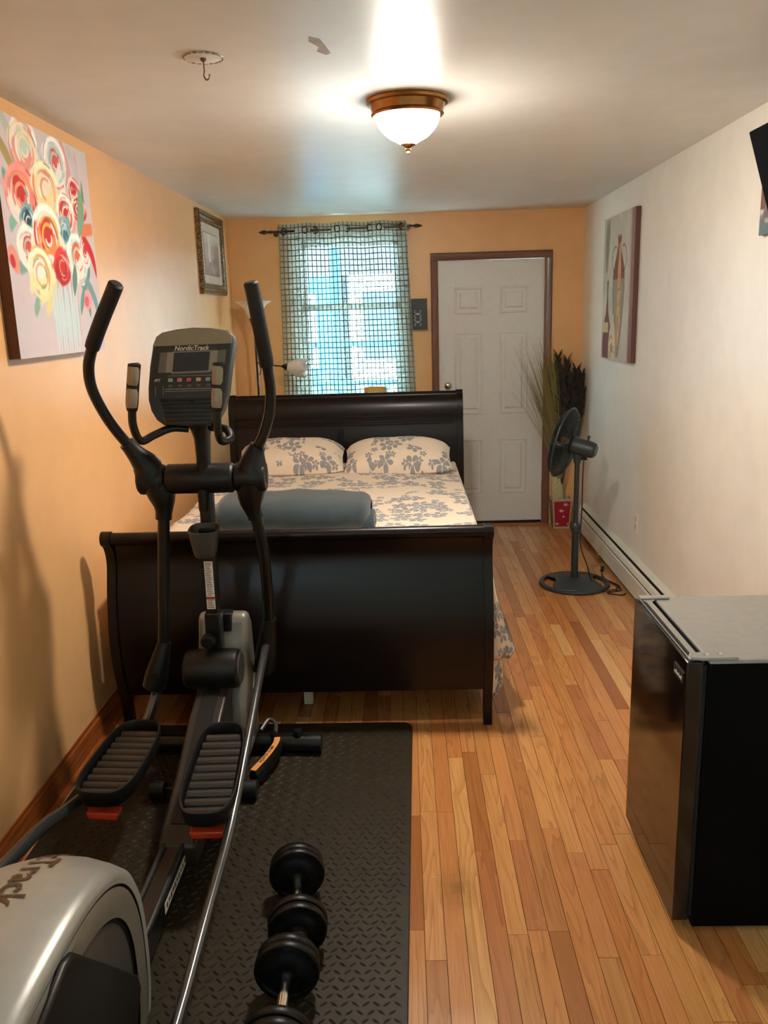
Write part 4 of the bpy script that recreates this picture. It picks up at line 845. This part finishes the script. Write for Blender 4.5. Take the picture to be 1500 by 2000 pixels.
for a in (RX0 + .03, RX1 - .05):
    for b in (RY0 + .03, RY1 - .05): MB().lathe([(0, .0139), (.016, .0139), (.018, 0), (0, 0)], (a + .02, b + .03, 0), (0, 0, 1), 12).build('foot', M_BLACKP, t)

# ------------------------------------------------------------------ rubber mat
t = thing('exercise_mat', 'black foam mat with raised diamond tread under the elliptical trainer', 'mat', (-.6, 2.2, 0))
cx_, cy_ = .004, 3.205; P = []
for c, a0 in (((cx_ - .045, cy_ - .045), 0), ((-1.05, cy_ - .03), math.pi / 2)):
    for a in np.linspace(a0, a0 + math.pi / 2, 8): P.append((c[0] + .045 * math.cos(a), c[1] + .045 * math.sin(a)))
P = P[:8] + [(-1.08, 3.215), (-1.155, 3.15), (-1.25, 3.15)] + [(-1.25, .9), (-.04, .9)]
MM = plain('black_foam_rubber', (46, 38, 24), .5, .2, 40, bumpv=.15, spec=.28)
MB().prism([(x, y, .001) for x, y in P], (0, 0, .009)).build('slab', MM, t, bevel=.003)
m = MB(); sp_ = .0265
for i in range(int(1.2 / sp_)):
    for j in range(int(1.95 / sp_)):
        x = -1.215 + sp_ * (i + .5 * (j % 2)) + .012; y = 1.24 + sp_ * j * .98
        if x > -.022 - (3.2 - y) * .014 or y > 3.18 or (x < -1.13 and y > 3.12): continue
        a = .72 if (i + j) % 2 else -.72 + math.pi; c, s_ = math.cos(a), math.sin(a); l, w2 = .0135, .0042
        q = lambda u, v, h: (x + u * c - v * s_, y + u * s_ + v * c, .0098 + h)
        m.add([q(-l, 0, 0), q(-l * .3, -w2, 0), q(l * .3, -w2, 0), q(l, 0, 0), q(l * .3, w2, 0), q(-l * .3, w2, 0), q(-l * .45, 0, .0032), q(l * .45, 0, .0032)],
              [(0, 1, 6), (1, 2, 7, 6), (2, 3, 7), (3, 4, 7), (4, 5, 6, 7), (5, 0, 6)])
m.build('raised_treads', MM, t, smooth=0, kind='stuff')

# ------------------------------------------------------------------ dumbbells
M_IRON = plain('black_cast_iron', (13, 12, 11), .36, .15, 40, bumpv=.15, spec=.3)
def dumbbell(label, a, b, R):
    A, B = Vector((a[0], a[1], R + .0125)), Vector((b[0], b[1], R + .0125)); d = (B - A).normalized(); L = (B - A).length
    t = thing('dumbbell', label, 'dumbbell', ((a[0] + b[0]) / 2, (a[1] + b[1]) / 2, .0125), 'dumbbells on the mat')
    MB().tube([A + d * .03, B - d * .03], .0135, 16).build('handle', M_CHROME, t)
    def plate(c, r): MB().lathe([(.014, -.011), (r * .55, -.009), (r * .6, -.006), (r * .82, -.006), (r * .86, -.012), (r * .97, -.012), (r, -.008), (r, .008), (r * .97, .012), (r * .86, .012), (r * .82, .006), (r * .6, .006), (r * .55, .009), (.014, .011)], c, d, 40).build('plate', M_IRON, t, smooth=40)
    for base, sg in ((A, 1), (B, -1)):
        plate(base + d * sg * .062, R); plate(base + d * sg * .034, R * .97)
        MB().lathe([(0, -.016), (.02, -.016), (.026, -.01), (.026, .01), (.014, .012), (0, .012)], base + d * sg * .008, d * sg, 6).build('star_nut', plain('brown_black_nut', (38, 28, 22), .4), t, smooth=20)
        MB().lathe([(.0135, -.008), (.021, -.006), (.021, .006), (.0135, .008)], base + d * sg * .082, d, 16).build('collar', M_IRON, t)
dumbbell('black plate dumbbell with chrome handle, the farther of the pair', (-.353, 2.185), (-.311, 1.862), .081)
dumbbell('black plate dumbbell with chrome handle, the nearer of the pair', (-.326, 1.815), (-.318, 1.49), .082)

# ------------------------------------------------------------------ elliptical trainer
E_ = thing('elliptical_trainer', 'black and silver elliptical trainer standing on the foam mat', 'exercise machine', (-.75, 2.2, .0))
def sub(mb, name, mat, parent=E_, **kw): return mb.build(name, mat, parent, **kw)
# rear drive housing
HC = Vector((-.80, 1.28, .20))
def sell(ang, k):
    """one point of the housing's rounded side outline, scaled by k"""
    c, q = math.cos(ang), math.sin(ang); e = 2 / 2.6
    return (HC.y + .46 * k * abs(c) ** e * (1 if c > 0 else -1), max(.03, HC.z + .355 * k * abs(q) ** e * (1 if q > 0 else -1)))
def shell(u, v):
    prof = [(-.142, .94), (-.142, .985), (-.132, 1.015), (-.10, 1.042), (-.05, 1.07), (0, 1.08), (.05, 1.07), (.10, 1.042), (.132, 1.015), (.142, .985), (.142, .94)]
    k = v * (len(prof) - 1); i = min(int(k), len(prof) - 2); f = k - i; x = prof[i][0] * (1 - f) + prof[i + 1][0] * f; r = prof[i][1] * (1 - f) + prof[i + 1][1] * f
    y, z = sell(2 * math.pi * u, r); return (HC.x + x, y, z)
hs = sub(MB().grid(shell, 120, 20, True), 'rear_housing', M_SILVER, smooth=50)
def disc(name, x, k0, k1, th, mat, par, side=1):
    n = 96; ring = [(k0, 0), (k1 - .02, 0), (k1, -.006), (k1, -th), (k0, -th)]
    V = [(x + side * h,) + sell(2 * math.pi * q / n, max(k, .001)) for k, h in ring for q in range(n)]
    F = [(i * n + q, i * n + (q + 1) % n, (i + 1) * n + (q + 1) % n, (i + 1) * n + q) for i in range(len(ring) - 1) for q in range(n)]
    return MB().add(V, F).build(name, mat, par, smooth=40)
for side in (1, -1):
    X0 = HC.x + side * .142
    disc('groove', X0 - side * .004, 0, .945, .02, M_DARK, hs, side)
    disc('side_ring', X0 + side * .004, .78, .925, .016, M_GREYP, hs, side)
    disc('inner_disc', X0 - side * .001, 0, .765, .014, M_GREYD, hs, side)
def on_shell(s_, tx):
    # text x runs along the spine toward the viewer, text y runs across the shell (+x)
    yy = 1.61 - s_; x = -.012 + tx; k = 1.083 - 4.2 * abs(x) ** 2; u = min(.999, (yy - HC.y) / (.46 * k)); zz = HC.z + .355 * k * (1 - abs(u) ** 2.6) ** (1 / 2.6)
    return Vector((HC.x + x, yy, zz + .001))
Vt, Ft = text_geo('NordicTrack', 1, 0, .012); A_ = np.array(Vt); k_ = .46 / (A_[:, 0].max() - A_[:, 0].min()); xo = A_[:, 0].max() * .50
m = MB()
for f in Ft:
    if min(Vt[i][0] for i in f) > A_[:, 0].max() * .36: m.add([on_shell((Vt[i][0] - xo) * k_, Vt[i][1] * k_ - .02) for i in f], [tuple(range(len(f)))])
m.build('brand_lettering', M_INKBR, hs, smooth=0)
# cranks and pedal arms
RC, LC = Vector((-.545, 1.14, .125)), Vector((-1.06, 1.36, .39))
for (end, x0) in ((RC, -.65), (LC, -.95)):
    c0 = Vector((x0, 1.25, .25)); sg = 1 if end.x > c0.x else -1
    o = sub(MB().tube([c0, c0 + Vector((sg * .04, 0, 0))], .03, 16).tube([c0 + Vector((sg * .03, 0, 0)), Vector((c0.x + sg * .05, end.y, end.z))], [.034, .024], 12).tube([Vector((c0.x + sg * .02, end.y, end.z)), end], .016, 12), 'crank', M_BLACKM)
pts = [(1.05, .47), (1.17, .51), (1.285, .535), (1.325, .525), (1.615, .21), (1.625, .17), (1.55, .06), (1.0, .06), (1.0, .4)]
sub(MB().prism([(-.662, y, z) for y, z in pts], (.02, 0, 0)), 'crank_cover', plain('crank_black', (16, 16, 15), .4), hs, bevel=.008, seg=3)
rod_r = smoothpath([(-.548, 1.10, .118), (-.54, 1.54, .148), (-.54, 1.82, .18), (-.54, 2.12, .212), (-.541, 2.32, .265), (-.542, 2.55, .34), (-.543, 2.73, .402), (-.545, 2.885, .447), (-.547, 2.975, .468)], 5)
rod_l = smoothpath([(-1.06, 1.30, .395), (-1.06, 1.6, .36), (-1.06, 1.84, .323), (-1.06, 2.08, .283), (-1.05, 2.25, .24), (-1.0, 2.5, .215), (-.965, 2.72, .25), (-.945, 2.86, .34), (-.94, 2.89, .39)], 5)
sub(MB().tube(rod_r, .0145, 14), 'pedal_arm', M_TUBE); sub(MB().tube(rod_l, .019, 14), 'pedal_arm', M_TUBE)
# centre beam
bm = sub(MB().box((-.765, 1.6, .045), (-.695, 2.75, .128)), 'centre_beam', M_BLACKM, bevel=.008, seg=3)
sub(MB().tube([(-.702, 1.66, .131), (-.702, 2.4, .131)], .008, 8), 'slide_rail', M_TUBE); sub(MB().tube([(-.758, 1.66, .131), (-.758, 2.4, .131)], .008, 8), 'slide_rail', M_TUBE)
box('beam_sticker', (-.6946, 1.98, .075), (-.6938, 2.30, .105), M_PAPER, bm)
m = MB()
for k in range(14): m.box((-.6938, 1.995 + k * .021, .082 + .004 * (k % 2)), (-.6934, 2.008 + k * .021, .098))
m.build('sticker_print', M_GREYD, bm, smooth=0)
sub(MB().tube([(-1.1, .95, .045), (-.5, .95, .045)], .033, 14), 'rear_stabilizer', M_BLACKM)
# front shroud
prof = [(3.06, .06), (3.07, .35), (3.05, .54), (3.0, .60), (2.955, .585), (2.93, .5), (2.88, .38), (2.82, .30), (2.80, .06)]
shd = sub(MB().prism([(-.80, y, z) for y, z in prof], (.19, 0, 0)), 'front_shroud', M_GREYP, bevel=.022, seg=3)
MB().prism([(-.742, 2.925, .36), (-.742, 2.99, .36), (-.742, 2.99, .605), (-.742, 2.945, .60)], (.075, 0, 0)).build('shroud_channel', M_BLACKP, shd, bevel=.004)
spn = [(2.86, .40), (2.66, .335), (2.42, .225), (2.25, .165), (2.2, .13), (2.2, .06), (2.86, .06)]
sc_ = sub(MB().prism([(-.775, y, z) for y, z in spn], (.115, 0, 0)), 'spine_cover', plain('umber_grey_plastic', (40, 34, 28), .4, .06), bevel=.010, seg=3)
MB().prism([(-.748, 2.86, .404), (-.748, 2.66, .339), (-.748, 2.42, .229), (-.748, 2.26, .172), (-.748, 2.26, .155), (-.748, 2.42, .21), (-.748, 2.66, .32), (-.748, 2.86, .385)], (.06, 0, 0)).build('channel_strip', M_BLACKP, sc_)
for z in (.335, .30, .265): MB().tube([(-.6085, 2.97, z - .05), (-.6085, 3.0, z)], .003, 5).build('vent_slot', M_LETW, shd)
hub = sub(MB().lathe([(0, -.1), (.06, -.1), (.07, -.092), (.073, -.08), (.073, .08), (.07, .092), (.06, .1), (0, .1)], (-.722, 2.83, .432), (1, 0, 0), 40), 'pivot_hub', M_BLACKP)
MB().lathe([(0, .004), (.055, .004), (.06, 0), (0, 0)], (-.622, 2.83, .432), (1, 0, 0), 32).build('hub_cap', M_GREYD, hub)
# upright
post = sub(MB().prism([(-.748, 2.845, .44), (-.690, 2.845, .44), (-.690, 2.90, .44), (-.748, 2.90, .44)], (.004, 0, .2)), 'upright_sleeve', M_BLACKM, bevel=.006)
sub(MB().prism([(-.740, 2.85, .60), (-.692, 2.85, .60), (-.692, 2.895, .60), (-.740, 2.895, .60)], (.010, 0, .50)), 'upright', M_BLACKM, bevel=.008, seg=3)
MB().lathe([(0, .05), (.02, .05), (.026, .044), (.027, .02), (.02, .01), (.01, .006), (.01, 0)], (-.728, 2.845, .545), (0, -1, 0), 20).build('adjust_knob', M_BLACKP, post)
def wl(z0, z1, x0, x1, y): return [(x0, y, z0), (x1, y, z0), (x1 + .001, y, z1), (x0 + .001, y, z1)]
stk = sub(MB().prism(wl(.655, .835, -.731, -.700, 2.8492), (0, -.0008, 0)), 'warning_sticker', M_PAPER, smooth=0)
m = MB()
for k in range(26):
    z = .66 + k * .0067
    if .695 < z < .702: continue
    m.box((-.728 + .001 * (k % 3), 2.8478, z), (-.704 - .002 * (k % 4), 2.8484, z + .0026))
m.build('sticker_print', plain('sticker_grey_print', (120, 96, 80), .6), stk, smooth=0)
MB().box((-.7305, 2.8476, .692), (-.7005, 2.8484, .702)).build('sticker_band', plain('sticker_red', (170, 50, 34), .5), stk, smooth=0)
# cup holder
def cup(u, v):
    a = 2 * math.pi * u; seq = [(.034, .875), (.040, .885), (.047, .93), (.053, .968), (.0535, .972), (.049, .972), (.043, .93), (.036, .89), (0.001, .889)]
    k = v * (len(seq) - 1); i = min(int(k), len(seq) - 2); f = k - i; r = seq[i][0] * (1 - f) + seq[i + 1][0] * f; z = seq[i][1] * (1 - f) + seq[i + 1][1] * f
    c, s_ = math.cos(a), math.sin(a); c = abs(c) ** .7 * (1 if c > 0 else -1); s_ = abs(s_) ** .7 * (1 if s_ > 0 else -1)
    return (-.706 + r * c, 2.795 + r * s_ * .95, z + .03 * (2.795 - 2.795 + r * s_) / .05 * .25)
sub(MB().grid(cup, 36, 16, True), 'cup_holder', M_GREYD, smooth=50)
box('cup_bracket', (-.735, 2.83, .9), (-.675, 2.855, .96), M_BLACKP, E_, bevel=.004)
# axle
for x0, x1, nm in ((-.94, -.845, 'axle_end'), (-.842, -.602, 'axle_sleeve'), (-.599, -.49, 'axle_end')):
    sub(MB().lathe([(0, 0), (.046, 0), (.052, .006), (.053, .01), (.053, x1 - x0 - .01), (.052, x1 - x0 - .006), (.046, x1 - x0), (0, x1 - x0)], (x0, 2.87, 1.134), (1, 0, 0), 36), nm, M_BLACKP, smooth=40)
# neck under the console
sub(MB().tube(smoothpath([(-.716, 2.872, 1.02), (-.712, 2.872, 1.10), (-.706, 2.868, 1.2), (-.703, 2.862, 1.28), (-.706, 2.86, 1.345), (-.708, 2.862, 1.42)], 5), [.036, .045, .044, .050, .075, .08], 20, sq=(.55, 1)), 'console_neck', M_BLACKP)
# swing arms
LU = [(-.893, 2.868, 1.17), (-.938, 2.84, 1.239), (-.997, 2.80, 1.347), (-1.029, 2.76, 1.455), (-1.028, 2.74, 1.532), (-1.002, 2.72, 1.598), (-.958, 2.70, 1.677), (-.914, 2.68, 1.747), (-.886, 2.665, 1.79)]
RU = [(-.538, 2.868, 1.165), (-.520, 2.868, 1.228), (-.490, 2.86, 1.282), (-.462, 2.85, 1.362), (-.451, 2.83, 1.442), (-.454, 2.80, 1.538), (-.463, 2.77, 1.646), (-.473, 2.75, 1.743), (-.478, 2.74, 1.785)]
LD = [(-.861, 2.87, 1.05), (-.866, 2.87, .99), (-.884, 2.88, .823), (-.901, 2.88, .627), (-.914, 2.88, .50)]
RD_ = [(-.551, 2.88, 1.04), (-.539, 2.89, .984), (-.525, 2.92, .842), (-.526, 2.95, .694), (-.533, 2.98, .545)]
for U, Dn, gs in ((LU, LD, 5), (RU, RD_, 5)):
    pu = smoothpath(U, 6); pd = smoothpath(Dn, 6)
    arm = sub(MB().tube(pu, .0185, 16), 'swing_arm', M_BLACKM)
    cut = int(len(pu) * (.62 if U is LU else .60)); g = pu[cut:]
    e = (np.array(g[-1]) - np.array(g[-2])); e = e / np.linalg.norm(e)
    MB().tube([g[0]] + g + [np.array(g[-1]) + e * .006], [.0215, .0235] + [.0245] * (len(g) - 1) + [.018], 18).build('foam_grip', M_RUB, arm)
    MB().tube([(U[0][0], 2.87, 1.12)] + pu[2:9], [.052, .05, .045, .04, .035, .031, .028, .027], 18).build('arm_socket', M_BLACKP, arm)
    low = sub(MB().tube(pd, .0215, 16), 'lower_arm', M_TUBE if False else M_BLACKM)
    MB().tube(smoothpath([((U[0][0] * .4 + Dn[0][0] * .6), 2.87, 1.12), Dn[0], Dn[1]], 4), [.054, .053, .05, .046, .04, .034, .030, .029, .029], 18).build('arm_socket', M_BLACKP, low)
    q = Vector(Dn[-1]); dd = (Vector((-.958, 2.86, .35)) if U is LU else Vector((-.566, 3.0, .35))) - q
    bk = sub(MB().tube([q + dd * -.12, q + dd * .0, q + dd * .35, q + dd * .7, q + dd * 1.0, q + dd * 1.06], [.028, .031, .040, .047, .046, .034], 20, sq=(.9, 1)), 'pivot_bracket', M_BLACKP)
    MB().lathe([(0, .003), (.016, .003), (.018, 0), (0, 0)], q + dd * .62 + Vector((.004, -.0445, .0)), (0, -1, .1), 16).build('bolt_recess', M_DARK, bk)
# console
def cyz(z): return 2.765 + (z - 1.335) * .26
CO = [(-.806, 1.338), (-.660, 1.334), (-.632, 1.345), (-.606, 1.385), (-.590, 1.44), (-.576, 1.54), (-.566, 1.60), (-.568, 1.626), (-.585, 1.641), (-.64, 1.650), (-.70, 1.6535), (-.76, 1.649), (-.808, 1.640), (-.828, 1.626), (-.838, 1.60), (-.850, 1.53), (-.857, 1.46), (-.857, 1.42), (-.848, 1.385), (-.83, 1.355)]
def cpt(x, z, d=0): return (x, cyz(z) - d * .968, z + d * .25)
con = sub(MB().prism([cpt(x, z) for x, z in CO], (0, .06, -.012)), 'console', plain('console_charcoal', (44, 46, 44), .4), bevel=.008, seg=3)
def cpanel(name, P, mat, d=.0015, th=.0015, par=None): return MB().prism([cpt(x, z, d) for x, z in P], (0, th, 0)).build(name, mat, par or con, smooth=0)
msp = NT('tan_speaker_mesh'); xs = msp.node('ShaderNodeSeparateXYZ', i_0=msp.pos()); lx = msp.math('FRACT', msp.math('MULTIPLY', xs.outputs[0], 210.0)); lz = msp.math('FRACT', msp.math('MULTIPLY', xs.outputs[2], 210.0))
msp.set(color=msp.mix(msp.math('MULTIPLY', msp.math('GREATER_THAN', lx, .5), msp.math('GREATER_THAN', lz, .4)), lin((160, 150, 128)), lin((112, 102, 84))), rough=.6)
cpanel('speaker_mesh', [(-.838, 1.594), (-.571, 1.597), (-.571, 1.622), (-.588, 1.637), (-.64, 1.6455), (-.70, 1.649), (-.76, 1.6445), (-.806, 1.636), (-.826, 1.622)], msp.m, .002, .002)
mb_ = plain('brushed_silver_trim', (150, 146, 136), .35, .05, metal=.3)
cpanel('trim_left', [(-.822, 1.507), (-.782, 1.508), (-.772, 1.574), (-.812, 1.573)], plain('grey_trim', (108, 106, 100), .4)); cpanel('trim_left_bright', [(-.796, 1.507), (-.774, 1.508), (-.766, 1.574), (-.788, 1.573)], mb_, .0022)
cpanel('trim_right_bright', [(-.649, 1.509), (-.625, 1.51), (-.617, 1.576), (-.641, 1.575)], mb_, .0022); cpanel('trim_right', [(-.625, 1.51), (-.598, 1.511), (-.590, 1.577), (-.617, 1.576)], MATS['grey_trim'])
cpanel('bezel', [(-.778, 1.503), (-.645, 1.505), (-.638, 1.577), (-.770, 1.576)], plain('bezel_silver', (130, 126, 118), .4), .0018)
cpanel('screen', [(-.772, 1.509), (-.652, 1.511), (-.646, 1.572), (-.765, 1.571)], plain('dark_lcd', (52, 60, 68), .18, .03), .003)
text_part('brand_lettering', 'NordicTrack', .118, cpt(-.705, 1.5855, .0022), (1, 0, 0), (0, .25, .968), M_LETW, con, shear=.25, bold=.02)
text_part('ifit_lettering', 'iFIT', .022, cpt(-.823, 1.483, .0015), (1, 0, 0), (0, .25, .968), M_LETW, con, shear=.3, bold=.02)
for k, c in enumerate([(140, 160, 130), (190, 140, 140), (205, 80, 96), (206, 180, 120), (130, 165, 172), (206, 150, 120)]):
    x = -.788 + k * .0315
    MB().prism([cpt(x, 1.477, .001), cpt(x + .016, 1.477, .001), cpt(x + .017, 1.489, .001), cpt(x + .001, 1.489, .001)], (0, -.004, 0)).build('button', plain('button_%d' % k, c, .45), con, bevel=.0015)
    MB().prism([cpt(x + .001, 1.460, .001), cpt(x + .014, 1.460, .001), cpt(x + .015, 1.468, .001), cpt(x + .002, 1.468, .001)], (0, -.002, 0)).build('key', plain('key_%d' % (k % 2), [(86, 92, 92), (110, 84, 84)][k % 2], .5), con)
m = MB()
for x0, z0, x1, z1 in ((-.80, 1.452, -.60, 1.4545), (-.80, 1.4455, -.60, 1.447), (-.788, 1.4955, -.60, 1.497), (-.832, 1.432, -.83, 1.463), (-.806, 1.435, -.8045, 1.463), (-.615, 1.432, -.598, 1.434)): m.prism([cpt(x0, z0, .0012), cpt(x1, z0, .0012), cpt(x1, z1, .0012), cpt(x0, z1, .0012)], (0, .0008, 0))
m.build('console_print', plain('console_print_grey', (150, 148, 138), .5), con, smooth=0)
for k in range(6): MB().prism([cpt(-.815 + .004 * k, 1.422 - k * .0135, .0005), cpt(-.628 - .004 * k, 1.422 - k * .0135, .0005), cpt(-.628 - .004 * k, 1.4145 - k * .0135, .0005), cpt(-.815 + .004 * k, 1.4145 - k * .0135, .0005)], (0, -.004, .002)).build('vent_rib', M_BLACKP, con)
# fixed pulse handles
for pth, gx in (([(-.857, 2.68, 1.545), (-.868, 2.68, 1.48), (-.878, 2.68, 1.409), (-.885, 2.695, 1.345), (-.873, 2.72, 1.293), (-.838, 2.76, 1.306), (-.79, 2.80, 1.322), (-.742, 2.83, 1.315)], -1),
                ([(-.586, 2.68, 1.54), (-.594, 2.68, 1.475), (-.601, 2.68, 1.402), (-.608, 2.69, 1.334), (-.604, 2.712, 1.288), (-.583, 2.75, 1.290), (-.602, 2.79, 1.315), (-.664, 2.83, 1.318)], 1)):
    sp2 = smoothpath(pth, 6); ph = sub(MB().tube(sp2, .0135, 14), 'pulse_handle', M_BLACKM)
    MB().tube([np.array(sp2[0]) + np.array((0, 0, .004))] + sp2[:14], [.014] + [.0205] * 12 + [.019, .017], 16).build('grip', M_BLACKP, ph)
    for a, b in ((1, 7), (7, 13)):
        g = sp2[a:b]; m = MB().tube([np.array(p) + np.array((-.001 * gx, -.0065, 0)) for p in g], [.0165] + [.0188] * (len(g) - 2) + [.0165], 14); m.build('pulse_sensor', plain('pewter_sensor', (150, 136, 118), .35, .04, metal=.4), ph)
# pedals
def pedal(rear, front, hw, rot):
    A, B = Vector(rear), Vector(front); ax = (B - A); L = ax.length; ax.normalize(); sd = ax.cross(Vector((0, 0, 1))).normalized(); up = sd.cross(ax); C = (A + B) / 2
    def o2(a, k, h):
        c, s_ = math.cos(a), math.sin(a); c = abs(c) ** .55 * (1 if c > 0 else -1); s_ = abs(s_) ** .6 * (1 if s_ > 0 else -1)
        taper = 1 - .06 * c
        return C + ax * (c * (L / 2 - k)) + sd * (s_ * (hw - k) * taper) + up * h
    seq = [(.02, -.058), (.008, -.052), (0, -.0), (.002, .004), (.007, .004), (.010, -.002), (.012, -.036), (.05, -.038)]
    m = MB(); n = 56
    V = [o2(2 * math.pi * k / n, q, h) for q, h in seq for k in range(n)]
    F = [(i * n + k, i * n + (k + 1) % n, (i + 1) * n + (k + 1) % n, (i + 1) * n + k) for i in range(len(seq) - 1) for k in range(n)]
    F += [tuple(range(n - 1, -1, -1)), tuple(range((len(seq) - 1) * n, len(seq) * n))]
    pd = sub(m.add(V, F), 'pedal', M_BLACKP, smooth=40)
    nr_ = 10
    for k in range(nr_):
        f = (k + .5) / nr_; a = C + ax * (-(L / 2 - .028) + (L - .056) * f); e = abs(2 * f - 1); w3 = (hw - .018) * (1 - .5 * max(0, e - .72)) * (1 - .05 * (2 * f - 1))
        MB().tube([a - sd * w3 - up * .034, a - sd * w3 * .97 - up * .034, a + sd * w3 * .97 - up * .034, a + sd * w3 - up * .034], [.006, .0165, .0165, .006], 12, sq=(1, 1.02)).build('tread_bar', M_TREAD, pd)
    q = A + ax * .02 - up * .085
    mm = MB().prism([q - sd * .052 - up * .0, q + sd * .052, q + sd * .045 - up * .024, q - sd * .045 - up * .024], ax * .04)
    mm.build('red_reflector', M_RED, pd, bevel=.005)
    mm = MB().prism([C - ax * .15 - sd * .04 - up * .055, C - ax * .15 + sd * .04 - up * .055, C - ax * .15 + sd * .03 - up * .1, C - ax * .15 - sd * .03 - up * .1], ax * .3)
    mm.build('pedal_mount', M_BLACKM, pd, bevel=.004)
pedal((-.952, 2.215, .305), (-.925, 2.625, .335), .092, 0)
pedal((-.612, 2.13, .285), (-.628, 2.565, .352), .086, 0)
# front stabilizer, ramp foot, rollers
fs = sub(MB().tube([(-1.15, 3.0, .048), (-.40, 2.972, .048)], .034, 20), 'front_stabilizer', M_BLACKM)
for x0, x1, y in ((-1.155, -1.12, 3.0), (-.405, -.355, 2.97)): MB().tube([(x0, y, .048), (x1, y, .048)], [.037, .037], 20).build('end_cap', M_BLACKP, fs)
for x, y in ((-.445, 2.974), (-1.05, 2.996)): MB().lathe([(0, .03), (.016, .03), (.018, .026), (.018, 0)], (x, y, .074), (0, 0, 1), 12).build('leveller_clip', M_BLACKP, fs)
sub(MB().tube(smoothpath([(-.60, 3.02, .08), (-.575, 3.07, .10), (-.545, 3.05, .09), (-.54, 2.99, .07)], 6), .008, 8), 'lift_handle', M_GREYD)
ramp = smoothpath([(-.545, 2.985, .066), (-.518, 2.91, .066), (-.535, 2.81, .064), (-.575, 2.70, .058)], 6)
rf = sub(MB().tube(ramp, .032, 16, sq=(1, .55)), 'ramp_foot', M_BLACKP)
V = []; st_ = ramp[5:]
for i, p in enumerate(st_):
    d = np.array(st_[min(i + 1, len(st_) - 1)]) - np.array(st_[max(i - 1, 0)]); d[2] = 0; d = d / np.linalg.norm(d); nn = np.array((-d[1], d[0], 0))
    V += [np.array(p) + nn * .011 + np.array((0, 0, .0335)), np.array(p) - nn * .011 + np.array((0, 0, .0335))]
so_ = MB().add(V, [(2 * i, 2 * i + 2, 2 * i + 3, 2 * i + 1) for i in range(len(st_) - 1)]).build('orange_sticker', plain('orange_label', (236, 158, 84), .5, .05), rf, smooth=0, solid=.001)
a_, b_ = Vector(st_[2]), Vector(st_[-2]); dv = (a_ - b_).normalized()
text_part('sticker_lettering', 'POWER RAMP', .115, (a_ + b_) / 2 + Vector((.004, 0, .035)), dv, Vector((-dv.y, dv.x, 0)), M_INK, so_, bold=.02)
rl = sub(MB().tube([(-.925, 2.655, .045), (-.56, 2.648, .045)], .012, 10), 'roller_axle', M_BLACKM)
for x0, x1 in ((-.935, -.885), (-.61, -.555)): MB().tube([(x0, 2.652, .045), (x1, 2.652, .045)], .033, 20).build('roller', M_RUB, rl)
sub(MB().tube([(-.73, 2.0, .06), (-.73, 2.66, .045)], .02, 10), 'lower_brace', M_BLACKM)
